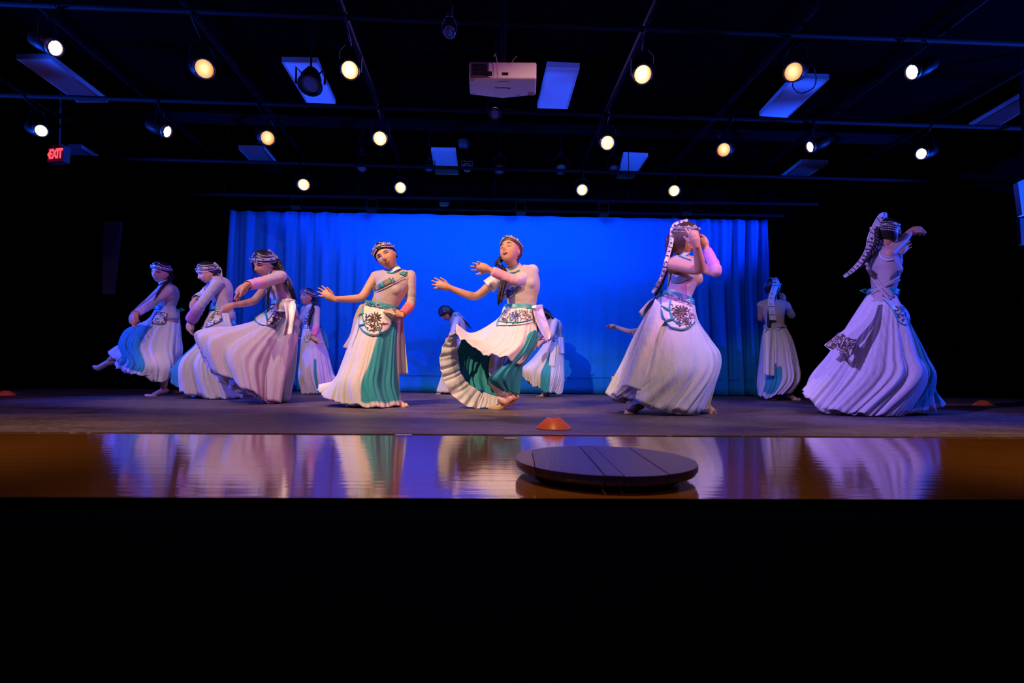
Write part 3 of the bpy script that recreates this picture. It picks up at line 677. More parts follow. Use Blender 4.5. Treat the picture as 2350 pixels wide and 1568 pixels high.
class Fig:
    def __init__(s, name, Y, zoom, label, px_foot, sc=1.0, cat='dancer'):
        s.Y = Y; s.z = zoom; s.sc = sc; s.ns = 1
        b = s.P(*px_foot); s.root = root('person', (b.x, Y, 0), label, 'person', None); s.body = G(); s.bod = G(); s.cloths = []; s.bv = None
        s.seed = random.Random(int(Y*1000+zoom[0]))
    def px(s, x, y): return s.z[0]+x/s.z[2], s.z[1]+y/s.z[2]
    def P(s, x, y, dy=0): return onY(*s.px(x, y), s.Y+dy)
    def B(s, prev, x, y, L, sign): return bone(prev, *s.px(x, y), L*s.sc, sign)
    # --- torso: pelvis, waist, chest, neck centres + shoulder joints
    def torso(s, pel, wai, che, nec, shA, shB, hipdir=None, infl=.006, bust=1.0, wmul=1.0, bodice=True, dmul=1.0):
        k = s.sc; s.shA, s.shB = Vector(shA), Vector(shB); s.nec = nec; s.wai = wai; s.pel = pel; s.che = che
        rs = (s.shB-s.shA); rs = rs.normalized(); up = (nec-wai).normalized()
        rs = (rs-up*rs.dot(up)).normalized(); hd = (Vector(hipdir) if hipdir is not None else rs)
        upp = (wai-pel).normalized(); hd = (hd-upp*hd.dot(upp)).normalized()
        fw = rs.cross(up); s.fw = fw; s.rs = rs; s.up = up
        cen = [pel-upp*.10*k, pel-upp*.02*k, pel+(wai-pel)*.55, wai, wai+(che-wai)*.5, che, che+(nec-che)*.45, che+(nec-che)*.78, nec]
        W = [.100, .140, .128, .112, .120, .138, .142, .098, .052]; D_ = [.072, .104, .092, .080, .092, .104, .094, .070, .050]
        def loft(extra, i0, i1, top=None):
            V = []; F = []; n = 28; rows_ = []
            cc = crs([tuple(c) for c in cen], 33); ww = crs([(a, b) for a, b in zip(W, D_)], 33)
            for q in range(int(i0*4), int(i1*4)+1):
                t = q/32; c = Vector(cc[q]); tan = Vector(cc[min(q+1, 32)]-cc[max(q-1, 0)]).normalized()
                m_ = min(1, max(0, (t*8-1)/3)); r1 = (hd*(1-m_)+rs*m_); r1 = (r1-tan*r1.dot(tan)).normalized(); f1 = r1.cross(tan)
                w_, d_ = ww[q][0]*k*wmul+extra, ww[q][1]*k*dmul+extra; rows_.append(len(V))
                for j in range(n):
                    a = 2*PI*j/n; V.append(c + r1*(math.cos(a)*w_) + f1*(math.sin(a)*d_))
            for i in range(len(rows_)-1):
                for j in range(n):
                    jj = (j+1) % n; F.append((i*n+j, i*n+jj, (i+1)*n+jj, (i+1)*n+j))
            F.append(tuple(range(n))[::-1]); L0 = len(V)-n; F.append(tuple(L0+j for j in range(n)))
            return V, F
        s.body.add(*loft(-.004, 0, 8)); s.loft = loft
        if bodice: s.bod.add(*loft(infl, .75, 7.6))
        for sg in (-1, 1):
            c = che + rs*(sg*.062*k*wmul) + s.facing()*(.070*k*dmul) - up*.015*k
            (s.bod if bodice else s.body).ell(c, .050*k*bust, .042*k*bust, .050*k*bust)
        for sh in (s.shA, s.shB):
            for gg, e in ((s.body, -.002), (s.bod, .004)):
                if gg is s.bod and not bodice: continue
                gg.tube([che+(nec-che)*.55, nec+(sh-nec)*.55-up*.01*k, sh], [(.060*k)+e, .052*k+e, .044*k+e], 12)
                gg.tube([che+(sh-che)*.35, che+(sh-che)*.75, sh], [.075*k+e, .055*k+e, .042*k+e], 12)
    front = True
    def facing(s): return s.fw * (1 if s.front else -1)
    # --- head
    def head(s, c, yaw=0, pitch=0, roll=0, nb=True, hs=1.0):
        k = s.sc*hs; s.hc = c; s.hk = k
        a, b, r_ = map(math.radians, (yaw, pitch, roll))
        f = Vector((math.sin(a)*math.cos(b), -math.cos(a)*math.cos(b), math.sin(b)))
        rr = f.cross(Vector((0, 0, 1))).normalized(); u = rr.cross(f).normalized()
        Rz = Matrix.Rotation(r_, 3, 'Y'); f, rr, u = Rz @ f, Rz @ rr, Rz @ u
        s.hf, s.hr, s.hu = f, rr, u
        s.M = lambda p: c + rr*p[0] + f*p[1] + u*p[2]
        s.body.add(*head_mesh(s.M, k))
        for sg in (-1, 1): s.body.ell(s.M(Vector((sg*.073, -.006, -.008))*k), .006*k, .016*k, .028*k, Matrix((rr, f, u)).transposed())
        base = s.M(Vector((0, -.018, -.075))*k)
        if nb: s.body.tube([s.nec-s.up*.02*s.sc, s.nec+(base-s.nec)*.5, base], [.050*s.sc, .044*s.sc, .047*s.sc], 14)
    def face(s, eye=1, smile=0, brow=1, closed=False):
        k = s.hk; P_ = s.root
        sp = lambda x, z, o=.0: s.M(Vector(( x, face_y(x, z)+o, z))*k)
        for sg in (-1, 1):
            if not closed:
                g = G(); V = []; cx = sg*.031
                pts = [(cx-.0125, .0), (cx-.006, .0028), (cx+.004, .0028), (cx+.0125, .0005), (cx+.005, -.0030), (cx-.005, -.0030)]
                V = [sp(x, z+.003, .0012) for x, z in pts]; g.add(V, [tuple(range(6))]); o = g.obj('eye', EYEW, P_)
                g = G(); g.ell(sp(cx, .0035, .0010), .0058*k, .0022*k, .0046*k, Matrix((s.hr, s.hf, s.hu)).transposed(), 10, 6); g.obj('iris', EYEM, o)
            g = G(); zz = -.001 if closed else .0075
            g.tube([sp(sg*(.031-.015), zz-.001, .0012), sp(sg*.031, zz+(-.003 if closed else .002), .0018), sp(sg*(.031+.016), zz, .0008)], [.0016*k, (.0030 if closed else .0026)*k, .0018*k], 6); g.obj('eyelash', EYEM, P_)
            g = G(); g.tube([sp(sg*.016, .022, .001), sp(sg*.032, .027, .001), sp(sg*.048, .022, .0005)], [.0020*k, .0028*k, .0012*k], 6); g.obj('eyebrow', HAIR, P_)
        g = G(); sm = smile*.005
        g.tube(smoothpath([sp(-.021, -.057+sm, .000), sp(-.010, -.0555, .0015), sp(0, -.0565, .002), sp(.010, -.0555, .0015), sp(.021, -.057+sm, .000)], 9), [.0012*k, .0025*k, .0032*k, .0034*k, .0030*k, .0034*k, .0032*k, .0025*k, .0012*k], 8)
        g.tube(smoothpath([sp(-.019, -.0585+sm, .0005), sp(0, -.0645, .002), sp(.019, -.0585+sm, .0005)], 7), [.001*k, .003*k, .0042*k, .0045*k, .0042*k, .003*k, .001*k], 8)
        g.obj('lips', LIPM, P_, True)
    def hair(s, m=None, front=.50, vol=.012, sides=-.1, fringe=0, pulled=True):
        """closed cap: outside the skull where there is hair, sunk inside where there is face"""
        def off(d):
            x, y, z = d
            a = y*1.0 - .0; line = front + sides*abs(x)*0           # hairline height over the brow
            face = (y > .12) and (z < front - .35*abs(x)**2) 
            yb = .12 - (.30*min(1, max(0, (.05-z)/.30)) if pulled else 0); e = (y-yb)*3.0; h = (front-.30*x*x-z)*4.5
            q = min(e, h)                                     # >0 inside the face area
            nape = (-z-(.50 if pulled else .62))*6
            q = max(q, nape)
            return vol - (vol+.012)*min(1, max(0, q*1.4+.5))
        V, F = head_mesh(s.M, s.hk, 56, 44, lambda d: off(d)); mk('hair', V, F, m or HAIR, s.root)
    def hs(s, x, y, z, off=.014):
        d = head_dir(x, y, z); return s.M((head_pt(d) + d*off)*s.hk)
    def headband(s, z0=.52, z1=.62, back=.35, wid=.008, beads=True, strings=3, m=None, tas=True):
        z0 = z0+.06; back -= .12; wid *= .75; g = G(); n = 40; pts = []
        for i in range(n+1):
            a = 2*PI*i/n; zz = z0*(.5+.5*math.sin(a)) + back*(.5-.5*math.sin(a)); rr = math.sqrt(max(0, 1-zz*zz))
            pts.append(s.hs(rr*math.cos(a), rr*math.sin(a), zz, .0150))
        up = s.hu; g.tube(pts, wid*s.hk, 8, False); hb = g.obj('headband', m or SILV, s.root, True)
        if beads:
            for i in range(0, n, 2):
                G().ell(pts[i]+(pts[i]-s.hc).normalized()*wid*s.hk*.9, .0058*s.hk, n=8, m=6).obj('bead', BEAD if i % 4 else DKB, hb, True)
        for q in range(strings):
            for sg in (-1, 1):
                g = G(); pp = []
                for i in range(26):
                    t = i/25; ph = math.radians(72-158*t); zz = .86-.17*q-.16*math.sin(PI*t)-.30*t*(1-.15*q); rr = math.sqrt(max(.02, 1-zz*zz))
                    pp.append(s.hs(sg*rr*math.cos(ph), rr*math.sin(ph), zz, .0150))
                for i, p in enumerate(pp): g.ell(p, .0034*s.hk, n=6, m=4)
                g.tube(pp, .0013*s.hk, 5); g.obj('bead_string', BEAD, s.root, True)['kind'] = 'stuff'
        if tas:
            for i in range(5):                                  # little drops over the brow
                a = PI/2 + (i-2)*.34; zz = z0*(.5+.5*math.sin(a)) + back*(.5-.5*math.sin(a)); rr = math.sqrt(1-zz*zz)
                p = s.hs(rr*math.cos(a), rr*math.sin(a), zz, .018); g = G()
                g.tube([p, p-s.hu*.018*s.hk], .0016*s.hk, 5); g.ell(p-s.hu*.020*s.hk, .0042*s.hk, n=6, m=5); g.obj('bead_drop', BEAD, hb, True)
        return hb
    # --- limbs
    def arm(s, sh, el, wr, tip, normal=(0, 1, 0), thumb=1, curl=.3, spread=1, sleeve=None, cap=None, r=1.0, cuff=None, bare=True, fcurl=None, tcurl=.3):
        k = s.sc*r; pts = smoothpath([sh, sh+(el-sh)*.35, el-(el-sh)*.12, el+(wr-el)*.25, wr], 13)
        rad = list(crs([(v,) for v in (.044, .040, .036, .035, .0235)], 13)[:, 0]*k)
        s.body.tube(pts, rad, 14); s.hand(wr, tip, normal, thumb, curl, spread, el, fcurl, tcurl)
        if sleeve and sleeve[0] == 0: s.bod.ell(sh-(el-sh).normalized()*.004, .052*k)
        if sleeve:                                   # long fitted sleeve, colour shifting toward the cuff
            t0, t1, flare, colA, colB = sleeve
            pp = smoothpath([sh, sh+(el-sh)*.35, el-(el-sh)*.12, el+(wr-el)*.25, wr], 31); rr = crs([(v,) for v in (.050, .046, .042, .041, .030)], 31)[:, 0]*k
            i1 = int(30*t1)+1; d0 = (pp[1]-pp[0]).normalized(); dome = [(pp[0]-d0*.047*k, .008*k), (pp[0]-d0*.041*k, .027*k), (pp[0]-d0*.024*k, .044*k)] if t0 == 0 else []
            V, F = tube([q_[0] for q_ in dome]+pp[int(30*t0):i1], [q_[1] for q_ in dome]+[rr[i]*(1+flare*max(0, (i/30-.55)/.45)**1.5)*(1+.05*math.sin(i*1.9)*(i > 8)+.03*math.sin(i*3.7)) for i in range(int(30*t0), i1)], 18, False)
            C = [tuple(colA)]*(18*len(dome))
            for i in range(int(30*t0), i1):
                q = min(1, max(0, (i/30-.52)/.30)); C += [tuple(colA[c]*(1-q)+colB[c]*q for c in range(3))]*18
            o = mk('sleeve', V, F[:-2], SLV, s.root, True, cols=C); sd = o.modifiers.new('s', 'SOLIDIFY'); sd.thickness = .002; sd.offset = -1
        if cap:
            t1, fl = cap; i1 = int(30*t1)+1; pp = smoothpath([sh, sh+(el-sh)*.35, el-(el-sh)*.12], 31)[:i1]
            V, F = tube(pp, [(.052+fl*i/i1)*k for i in range(i1)], 18, False); o = mk('cap_sleeve', V, F[:-2], SATIN, s.root); sd = o.modifiers.new('s', 'SOLIDIFY'); sd.thickness = .003; sd.offset = -1
    def hand(s, wr, tip, normal, thumb, curl, spread, el, fcurl=None, tcurl=.3):
        k = s.sc; d = (tip-wr).normalized(); n = Vector(normal); n = (n-d*n.dot(d)).normalized(); ac = d.cross(n)*thumb
        pl = .078*k
        s.body.tube([wr-d*.01*k, wr+d*pl*.45, wr+d*pl*.92], [.024*k, .038*k, .037*k], 14, True, .40, up=n)
        L = (.068, .076, .070, .055); X = (.028, .0095, -.009, -.0265); A = (.16, .05, -.06, -.19)
        for i in range(4):
            b = wr + d*(pl*(1.0-.06*abs(i-1.2))) + ac*(X[i]*k) ; cu = (fcurl[i] if fcurl else curl)
            dd = (d + ac*A[i]*spread).normalized(); p = [b-dd*.02*k, b]; ang = cu*.55
            for seg in (.42, .33, .25):
                v = (dd*math.cos(ang) + n*math.sin(ang)); p.append(p[-1]+v*L[i]*seg*k); ang += cu
            s.body.tube(p, [.0095*k, .0098*k, .0088*k, .0080*k, .0068*k], 8)
        b = wr + d*.018*k + ac*.020*k; v = (d*.72 + ac*.68 + n*tcurl).normalized(); v2 = (d*.90 + ac*.35+n*tcurl*1.4).normalized()
        s.body.tube([b, b+v*.035*k, b+v*.035*k+v2*.028*k, b+v*.035*k+v2*.052*k], [.013*k, .0115*k, .0095*k, .0078*k], 8)
    def leg(s, hip, kn, an, toe, shoe=True, m=None, tight=False):
        k = s.sc; P = smoothpath([hip, hip+(kn-hip)*.5, kn, kn+(an-kn)*.35, an], 15); rad = list(crs([(v,) for v in (.080, .068, .050, .049, .031)], 15)[:, 0]*k)
        s.body.tube(P, rad, 14)
        d = (toe-an); s.foot(an, toe, shoe)
        if tight:
            i0 = 8; o = G().tube([p for p in P[i0:]], [r_+.004 for r_ in rad[i0:]], 14, False).obj('legging', TIGHT, s.root, True)
    def foot(s, an, toe, shoe, bare_mat=None):
        k = s.sc; d = (toe-an).normalized(); L = .20*k
        g = s.body if not shoe else G(); e = 0 if not shoe else .003
        sh = (an-s.kneev).normalized() if hasattr(s, 'kneev') else Vector((0, 0, -1))
        heel = an + sh*.030*k - d*.030*k; ball = an + d*.115*k + sh*.040*k*s.footdrop; tp = toe
        for gg, e in (((s.body, 0),) if not shoe else ((s.body, -.003), (g, .003))):
            side = d.cross(Vector((0, 0, 1))); side = side.normalized() if side.length > .05 else Vector((1, 0, 0)); upv = side.cross(d).normalized()
            gg.tube([heel, an+d*.03*k+sh*.018*k, (an+ball)/2+sh*.008*k, ball, ball+(tp-ball)*.6, tp], [.026*k+e, .030*k+e, .031*k+e, .032*k+e, .026*k+e, .013*k+e], 12, True, .78, up=upv)
        if shoe: g.obj('ballet_shoe', SHOE, s.root, True)
    footdrop = 1.0
    # --- finish the remeshed skins
    def finish(s, vox=.0052, bodice=True, m=None):
        b = s.body.obj('body', SKIN, s.root, True); r_ = b.modifiers.new('r', 'REMESH'); r_.mode = 'VOXEL'; r_.voxel_size = vox; r_.use_smooth_shade = True
        sm = b.modifiers.new('s', 'SMOOTH'); sm.factor = .5; sm.iterations = 1
        if bodice and s.bod.V:
            b = s.bod.obj('bodice', m or BOD, s.root, True); r_ = b.modifiers.new('r', 'REMESH'); r_.mode = 'VOXEL'; r_.voxel_size = .008; r_.use_smooth_shade = True
            sm = b.modifiers.new('s', 'SMOOTH'); sm.factor = .6; sm.iterations = 4
    def bvh(s):
        V = [Vector(v) for v in s.body.V+s.bod.V]; n = len(s.body.V); F = s.body.F + [tuple(i+n for i in f) for f in s.bod.F]
        for S, cl in s.cloths:
            n = len(V); nv, nu = S.shape[:2]; V += [Vector(v) for v in S.reshape(-1, 3).tolist()]
            for i in range(nv-1):
                for j in range(nu if cl else nu-1):
                    k = (j+1) % nu; F.append((n+i*nu+j, n+i*nu+k, n+(i+1)*nu+k, n+(i+1)*nu+j))
        s.bv = BVHTree.FromPolygons(V, F); return s.bv
    def addb(s, S, cl): s.cloths.append((S, cl)); s.bv = None
    def on(s, x, y, off=.008, fb=None):
        """point on the clothed body seen at (x, y), lifted off it by off"""
        if s.bv is None: s.bvh()
        d = ray(*s.px(x, y)).normalized(); hit = s.bv.ray_cast(CAM, d)
        p = hit[0] if hit[0] is not None else s.P(x, y, fb or 0)
        if hit[0] is not None and fb is not None and abs(p.y-(s.Y+fb)) > .25: p = s.P(x, y, fb)
        return p - d*off
    # --- dress details
    def collar(s, tilt=None, h=.036, r=.053):
        k = s.sc; ax = ((s.M(Vector((0, -.018, -.075))*s.hk))-s.nec).normalized(); a, b = frame_of(ax); R_ = []
        c0 = s.nec - ax*.004*k
        for (hh, rr) in ((0, r+.010), (h*.5, r+.002), (h, r)):
            R_.append([c0+ax*hh*k+a*math.cos(q)*rr*k+b*math.sin(q)*rr*k*.95 for q in [2*PI*i/16 for i in range(16)]])
        o = s.sheet('collar', R_, COLLAR, 40, 8, True, thick=.004)
        for i, rr in ((0, r+.011), (2, r+.001)):
            pts = [c0+ax*(h*i/2)*k+a*math.cos(q)*rr*k+b*math.sin(q)*rr*k*.95 for q in [2*PI*j/24 for j in range(25)]]
            G().tube(pts, .0042*k, 6, False).obj('teal_piping', TEAL, o, True)
        return o
    def band(s, name, ra, rb, m, fold=None, thick=.004, nv=8): return s.sheet(name, [ra, rb], m, 72, nv, True, fold=fold, thick=thick)
    def sequins(s, parent, xy, m, r=.005, seed=0, off=.006, fb=None):
        g = G(); rnd = random.Random(seed)
        for x, y in xy:
            p = s.on(x, y, off, fb); g.ell(p, r*s.sc*rnd.uniform(.6, 1.2), n=6, m=4)
        o = g.obj('sequins', m, parent, True); o['kind'] = 'stuff'; return o
    def scatter(s, poly, n, seed=0):
        rnd = random.Random(seed); a = [min(p[i] for p in poly) for i in (0, 1)]; b = [max(p[i] for p in poly) for i in (0, 1)]; out = []
        while len(out) < n:
            x, y = rnd.uniform(a[0], b[0]), rnd.uniform(a[1], b[1]); ins = False; j = len(poly)-1
            for i in range(len(poly)):
                if (poly[i][1] > y) != (poly[j][1] > y) and x < (poly[j][0]-poly[i][0])*(y-poly[i][1])/(poly[j][1]-poly[i][1])+poly[i][0]: ins = not ins
                j = i
            if ins: out.append((x, y))
        return out
    def flower(s, parent, cx, cy, r0, r1, n=10, asp=1.0, rot=0, m=None, off=.006, fb=None, wid=.007):
        for i in range(n):
            a = rot+2*PI*i/n; f = lambda r: (cx+math.cos(a)*r, cy+math.sin(a)*r*asp)
            s.on_tube('petal', [f(r0), f((r0+r1)/2), f(r1)], 0, m or EMB, off, 7, fb, parent, rs=[.0016, wid*s.sc, .0016], flat=.5)
        G().ell(s.on(cx, cy, off+.002, fb), .007*s.sc, n=10, m=6).obj('flower_centre', BLUES, parent, True)
    def filigree(s, parent, poly, n, ln, seed=1, m=None, off=.005, fb=None, r=.0028):
        rnd = random.Random(seed); g = G()
        for x, y in s.scatter(poly, n, seed):
            a = rnd.uniform(0, 6.28); q = rnd.uniform(.6, 1)*ln; bend = rnd.uniform(-.8, .8)
            pts = [(x, y), (x+q*.5*math.cos(a), y+q*.5*math.sin(a)), (x+q*math.cos(a+bend), y+q*math.sin(a+bend))]
            g.tube([s.on(u, v, off, fb) for u, v in pts], r*s.sc, 5)
        o = g.obj('embroidery', m or EMB, parent, True); o['kind'] = 'stuff'; return o
    def braid(s, pts, r=.016, m=None, tassel=True, name='braid'):
        P_ = smoothpath(pts, 44); k = s.sc; g = G(); rn = random.Random(int(pts[0].x*991)); nb = 5
        for q in range(nb):
            pp = []
            for i in range(44):
                tn = (P_[min(i+1, 43)]-P_[max(i-1, 0)]).normalized(); a, b = frame_of(tn); an = q*2*PI/nb+i*.33; rr = r*k*.62*(1-.30*i/43)
                pp.append(P_[i]+a*math.cos(an)*rr+b*math.sin(an)*rr*.8)
            g.tube(pp, [r*k*.46*(1-.4*i/43) for i in range(44)], 6)
            if tassel:
                d = (P_[-1]-P_[-3]).normalized(); o = Vector((rn.uniform(-1, 1), rn.uniform(-1, 1), 0))*.016*k; L = rn.uniform(.03, .09)*k
                g.tube([pp[-1], pp[-1]+d*L*.5+o*.5, pp[-1]+d*L+o], [r*k*.25, r*k*.2, .001], 5)
        return g.obj(name, m or HAIR, s.root, True)
    def bow(s, c, sz=.05, d=(1, 0, 0), m=None, name='bow'):
        g = G(); d = Vector(d).normalized()
        for sg in (-1, 1): g.tube([c, c+d*sg*sz*.6+Vector((0, -.01, sz*.25)), c+d*sg*sz*1.1, c+d*sg*sz*.5-Vector((0, 0, sz*.2)), c], [.004, sz*.16, sz*.2, sz*.12, .004], 8, flat=.6)
        g.ell(c, sz*.2); return g.obj(name, m or TEAL, s.root, True)
    # --- cloth
    def sheet(s, name, grid, m, nu=30, nv=30, closed=False, fold=None, thick=.0025, cols=None, kind=None, world=False, parent=None):
        """grid rows run from the top edge down; each row lists (x, y, dy) zoom points (or world Vectors)"""
        W = [[tuple(p) if (world or isinstance(p, Vector)) else tuple(s.P(*p)) for p in row] for row in grid]
        R_ = np.array([crs(row, nu, closed) for row in W]); S = crs(R_.reshape(len(R_), -1), nv).reshape(nv, nu, 3)
        s.addb(S, closed); return surf(name, S, m, s.root if parent is None else parent, closed, fold, thick, cols, kind)
    def on_sheet(s, name, grid, m, off=.008, nu=14, nv=14, thick=.002, fb=None, fold=None, parent=None):
        """sheet that hugs whatever garment is under it: grid of (x, y[, extra])"""
        R_ = np.array([crs([(p[0], p[1], p[2] if len(p) > 2 else 0) for p in row], nu) for row in grid]); S2 = crs(R_.reshape(len(R_), -1), nv).reshape(nv, nu, 3)
        S = np.zeros((nv, nu, 3))
        for i in range(nv):
            for j in range(nu): S[i, j] = s.on(S2[i, j, 0], S2[i, j, 1], off+S2[i, j, 2], fb)
        S = smooth_grid(S, 2); s.addb(S, False); return surf(name, S, m, s.root if parent is None else parent, False, fold, thick)
    def on_tube(s, name, pts, r_, m, off=.008, n=20, fb=None, parent=None, rs=None, flat=1):
        q = crs([(p[0], p[1]) for p in pts], n); P_ = [s.on(a[0], a[1], off, fb) for a in q]
        for _ in range(2): P_ = [P_[0]]+[(P_[i-1]+P_[i]*2+P_[i+1])/4 for i in range(1, n-1)]+[P_[-1]]
        rr = list(crs([(v,) for v in rs], n)[:, 0]) if rs else r_
        return G().tube(P_, rr, 8, True, flat).obj(name, m, s.root if parent is None else parent, True)
    def ring(s, xl, yl, xr, yr, rd, zf=0, zb=0, dy=0, n=12, sq=1.0):
        """ellipse seen edge-on: left and right end points on the photo, depth radius rd, front/back drop"""
        A = s.P(xl, yl, dy); B_ = s.P(xr, yr, dy); c = (A+B_)/2; h = (B_-A)/2; out = []
        for i in range(n):
            a = 2*PI*i/n; ca, sa = math.cos(a), math.sin(a)
            p = c + h*ca + Vector((0, rd*sa, 0)); p.z += (zb*sa*sa if sa > 0 else zf*sa*sa); out.append(p)
        return out                              # i=0 viewer's right, n/4 back, n/2 left, 3n/4 front
    def skirt(s, rings, m=None, nf=19, amp=.028, amp0=.003, nu=320, nv=56, teal=(), name='skirt', seed=0, wave=.012, cols=None, p=1.3, sharp=.35, thick=.002, zmin=.006):
        rnd = random.Random(seed+int(s.z[0])); ph = [rnd.uniform(0, 6.28) for _ in range(8)]; rp = [((k_+rnd.uniform(.12, .88))*2*PI/nf, rnd.uniform(.20, .48)*2*PI/nf, rnd.uniform(.45, 1.15), rnd.uniform(-.25, .25), rnd.uniform(0, .35)) for k_ in range(nf)]
        W = [[tuple(q) for q in r_] for r_ in rings]
        R_ = np.array([crs(row, nu, True) for row in W]); S = crs(R_.reshape(len(R_), -1), nv).reshape(nv, nu, 3)
        N = grid_normals(S, True)
        th = np.arange(nu)/nu*2*PI; tt = np.linspace(0, 1, nv)
        warp = th + .16*np.sin(2*th+ph[0]) + .10*np.sin(3*th+ph[1]) + .05*np.sin(5*th+ph[2])
        f1 = np.sin(nf*warp+ph[3]); f1 = f1 + sharp*(np.abs(np.sin(nf/2*warp+ph[4]))-.6)
        f2 = .5*np.sin((nf*1.7//1)*warp+ph[5]) ; env = .62+.38*np.sin(3*th+ph[6])
        for i, t in enumerate(tt):
            a = amp0 + amp*t**p; d = np.zeros(nu)
            for (q0, qw, qa, qd, qt) in rp:
                dl = (th-q0-qd*t*.6+PI) % (2*PI)-PI; ww_ = qw*(.75+.45*t)
                d += qa*np.exp(-np.abs(dl/ww_)**1.5)*(amp0+(a-amp0)*min(1, max(0, (t-qt)/(1-qt))*1.25))
            d -= d.mean(); d = d*2.1 + a*.30*np.sin(nf*2.7//1*warp+ph[2])*np.sin(4*th+ph[5])*(.3+t)
            S[i] += N[i]*d[:, None]
            S[i, :, 2] += wave*(t**6)*(np.sin(7*warp+ph[1])+np.sin(11*warp+ph[3])+.6*np.sin(17*th+ph[4]))*.6
        S[:, :, 2] = np.maximum(S[:, :, 2], zmin+.003*np.sin(9*th+ph[2])[None, :]**2)
        C = np.zeros((nv, nu, 3)); C[:] = WHITE
        for (a0_, a1_, b0_, b1_, t0_, t1_) in teal:   # teal gores: angles at the waist, angles at the hem, t range
            for j in range(nu):
                g_ = math.degrees(th[j])
                for i in range(nv):
                    t = tt[i]; lo = a0_+(b0_-a0_)*t; hi = a1_+(b1_-a1_)*t; e_ = min(g_-lo, hi-g_)/1.6; q_ = min(1, max(0, e_+.5))
                    if q_ > 0 and t0_ <= t <= t1_: C[i, j] = [WHITE[c]*(1-q_)+TEALV[c]*q_ for c in range(3)]
        if cols is not None: C = cols(S, th, tt, C)
        if not isinstance(C, np.ndarray): C = np.array(C)
        s.addb(S, True); o = surf(name, S, m or CHIF, s.root, True, None, thick, C.reshape(-1, 3)); return o
def face_y(x, z):
    """front surface height of the face at head-local (x, z)"""
    best = .09
    a, b = 0.0, 1.0
    d = Vector((x/.074, .85, z/.108))
    for _ in range(14):
        p = head_pt(d.normalized()); d.x += (x-p.x)/.074*.8; d.z += (z-p.z)/.108*.8
    return head_pt(d.normalized()).y
def smooth_grid(S, it):
    for _ in range(it):
        T = S.copy(); T[1:-1] = (S[:-2]+2*S[1:-1]+S[2:])/4; S = T.copy(); T[:, 1:-1] = (S[:, :-2]+2*S[:, 1:-1]+S[:, 2:])/4; S = T
    return S
def grid_normals(S, closed):
    dt = np.gradient(S, axis=0)
    if closed: du = np.roll(S, -1, 1)-np.roll(S, 1, 1)
    else: du = np.gradient(S, axis=1)
    N = np.cross(du, dt); N /= np.maximum(np.linalg.norm(N, axis=2, keepdims=True), 1e-9); return N
def surf(name, S, m, parent, closed, fold, thick, cols=None, kind=None):
    nv, nu = S.shape[:2]
    if fold:                                    # (count, amp_top, amp_bottom, phase[, along])
        cnt, a0_, a1_, ph = fold[:4]; N = grid_normals(S, closed); u = np.arange(nu)/(nu if closed else nu-1); t = np.linspace(0, 1, nv)[:, None]
        if len(fold) > 4: u, t2 = t, u; d = (a0_+(a1_-a0_)*t2[None, :])*np.sin(2*PI*cnt*t+ph+1.3*np.sin(5*t2[None, :])); 
        else:
            rn = random.Random(int(ph*97+cnt*11)); d = np.zeros((nv, nu)); nn = max(2, int(cnt*1.15))
            for k_ in range(nn):
                c_, w_, a_, s_ = (k_+rn.uniform(.1, .9))/nn, rn.uniform(.20, .48)/nn, rn.uniform(.5, 1.2), rn.uniform(-.4, .4)/nn
                d += a_*np.exp(-((u[None, :]-c_-s_*t)/(w_*(.8+.4*t)))**2)
            d = (d-d.mean())*(a0_+(a1_-a0_)*t)*1.9
        S = S + N*d[:, :, None]
    V = S.reshape(-1, 3).tolist(); F = []
    for i in range(nv-1):
        for j in range(nu if closed else nu-1):
            k = (j+1) % nu; F.append((i*nu+j, i*nu+k, (i+1)*nu+k, (i+1)*nu+j))
    if cols is None and m is CHIF: cols = [WHITE]*len(V)
    o = mk(name, V, F, m, parent, True, cols=cols)
    if thick: sd = o.modifiers.new('s', 'SOLIDIFY'); sd.thickness = thick; sd.offset = 0
    if kind: o['kind'] = kind
    return o
SLA, PINKC, MAGC = (.60, .50, .48), (.80, .30, .36), (.75, .12, .18)
# ================================================================== THE DANCERS
def Zm(x0, y0, s): return (x0, y0, s)
def inner(rings, pel, k=.88, last=.93, dz=-.014):
    n = len(rings); out = []
    for i, r in enumerate(rings):
        c = sum(r, Vector())/len(r); q = k+(last-k)*(i/(n-1))**4; out.append([c+(p-c)*q+Vector((0, 0, dz*(i == n-1))) for p in r])
    return out
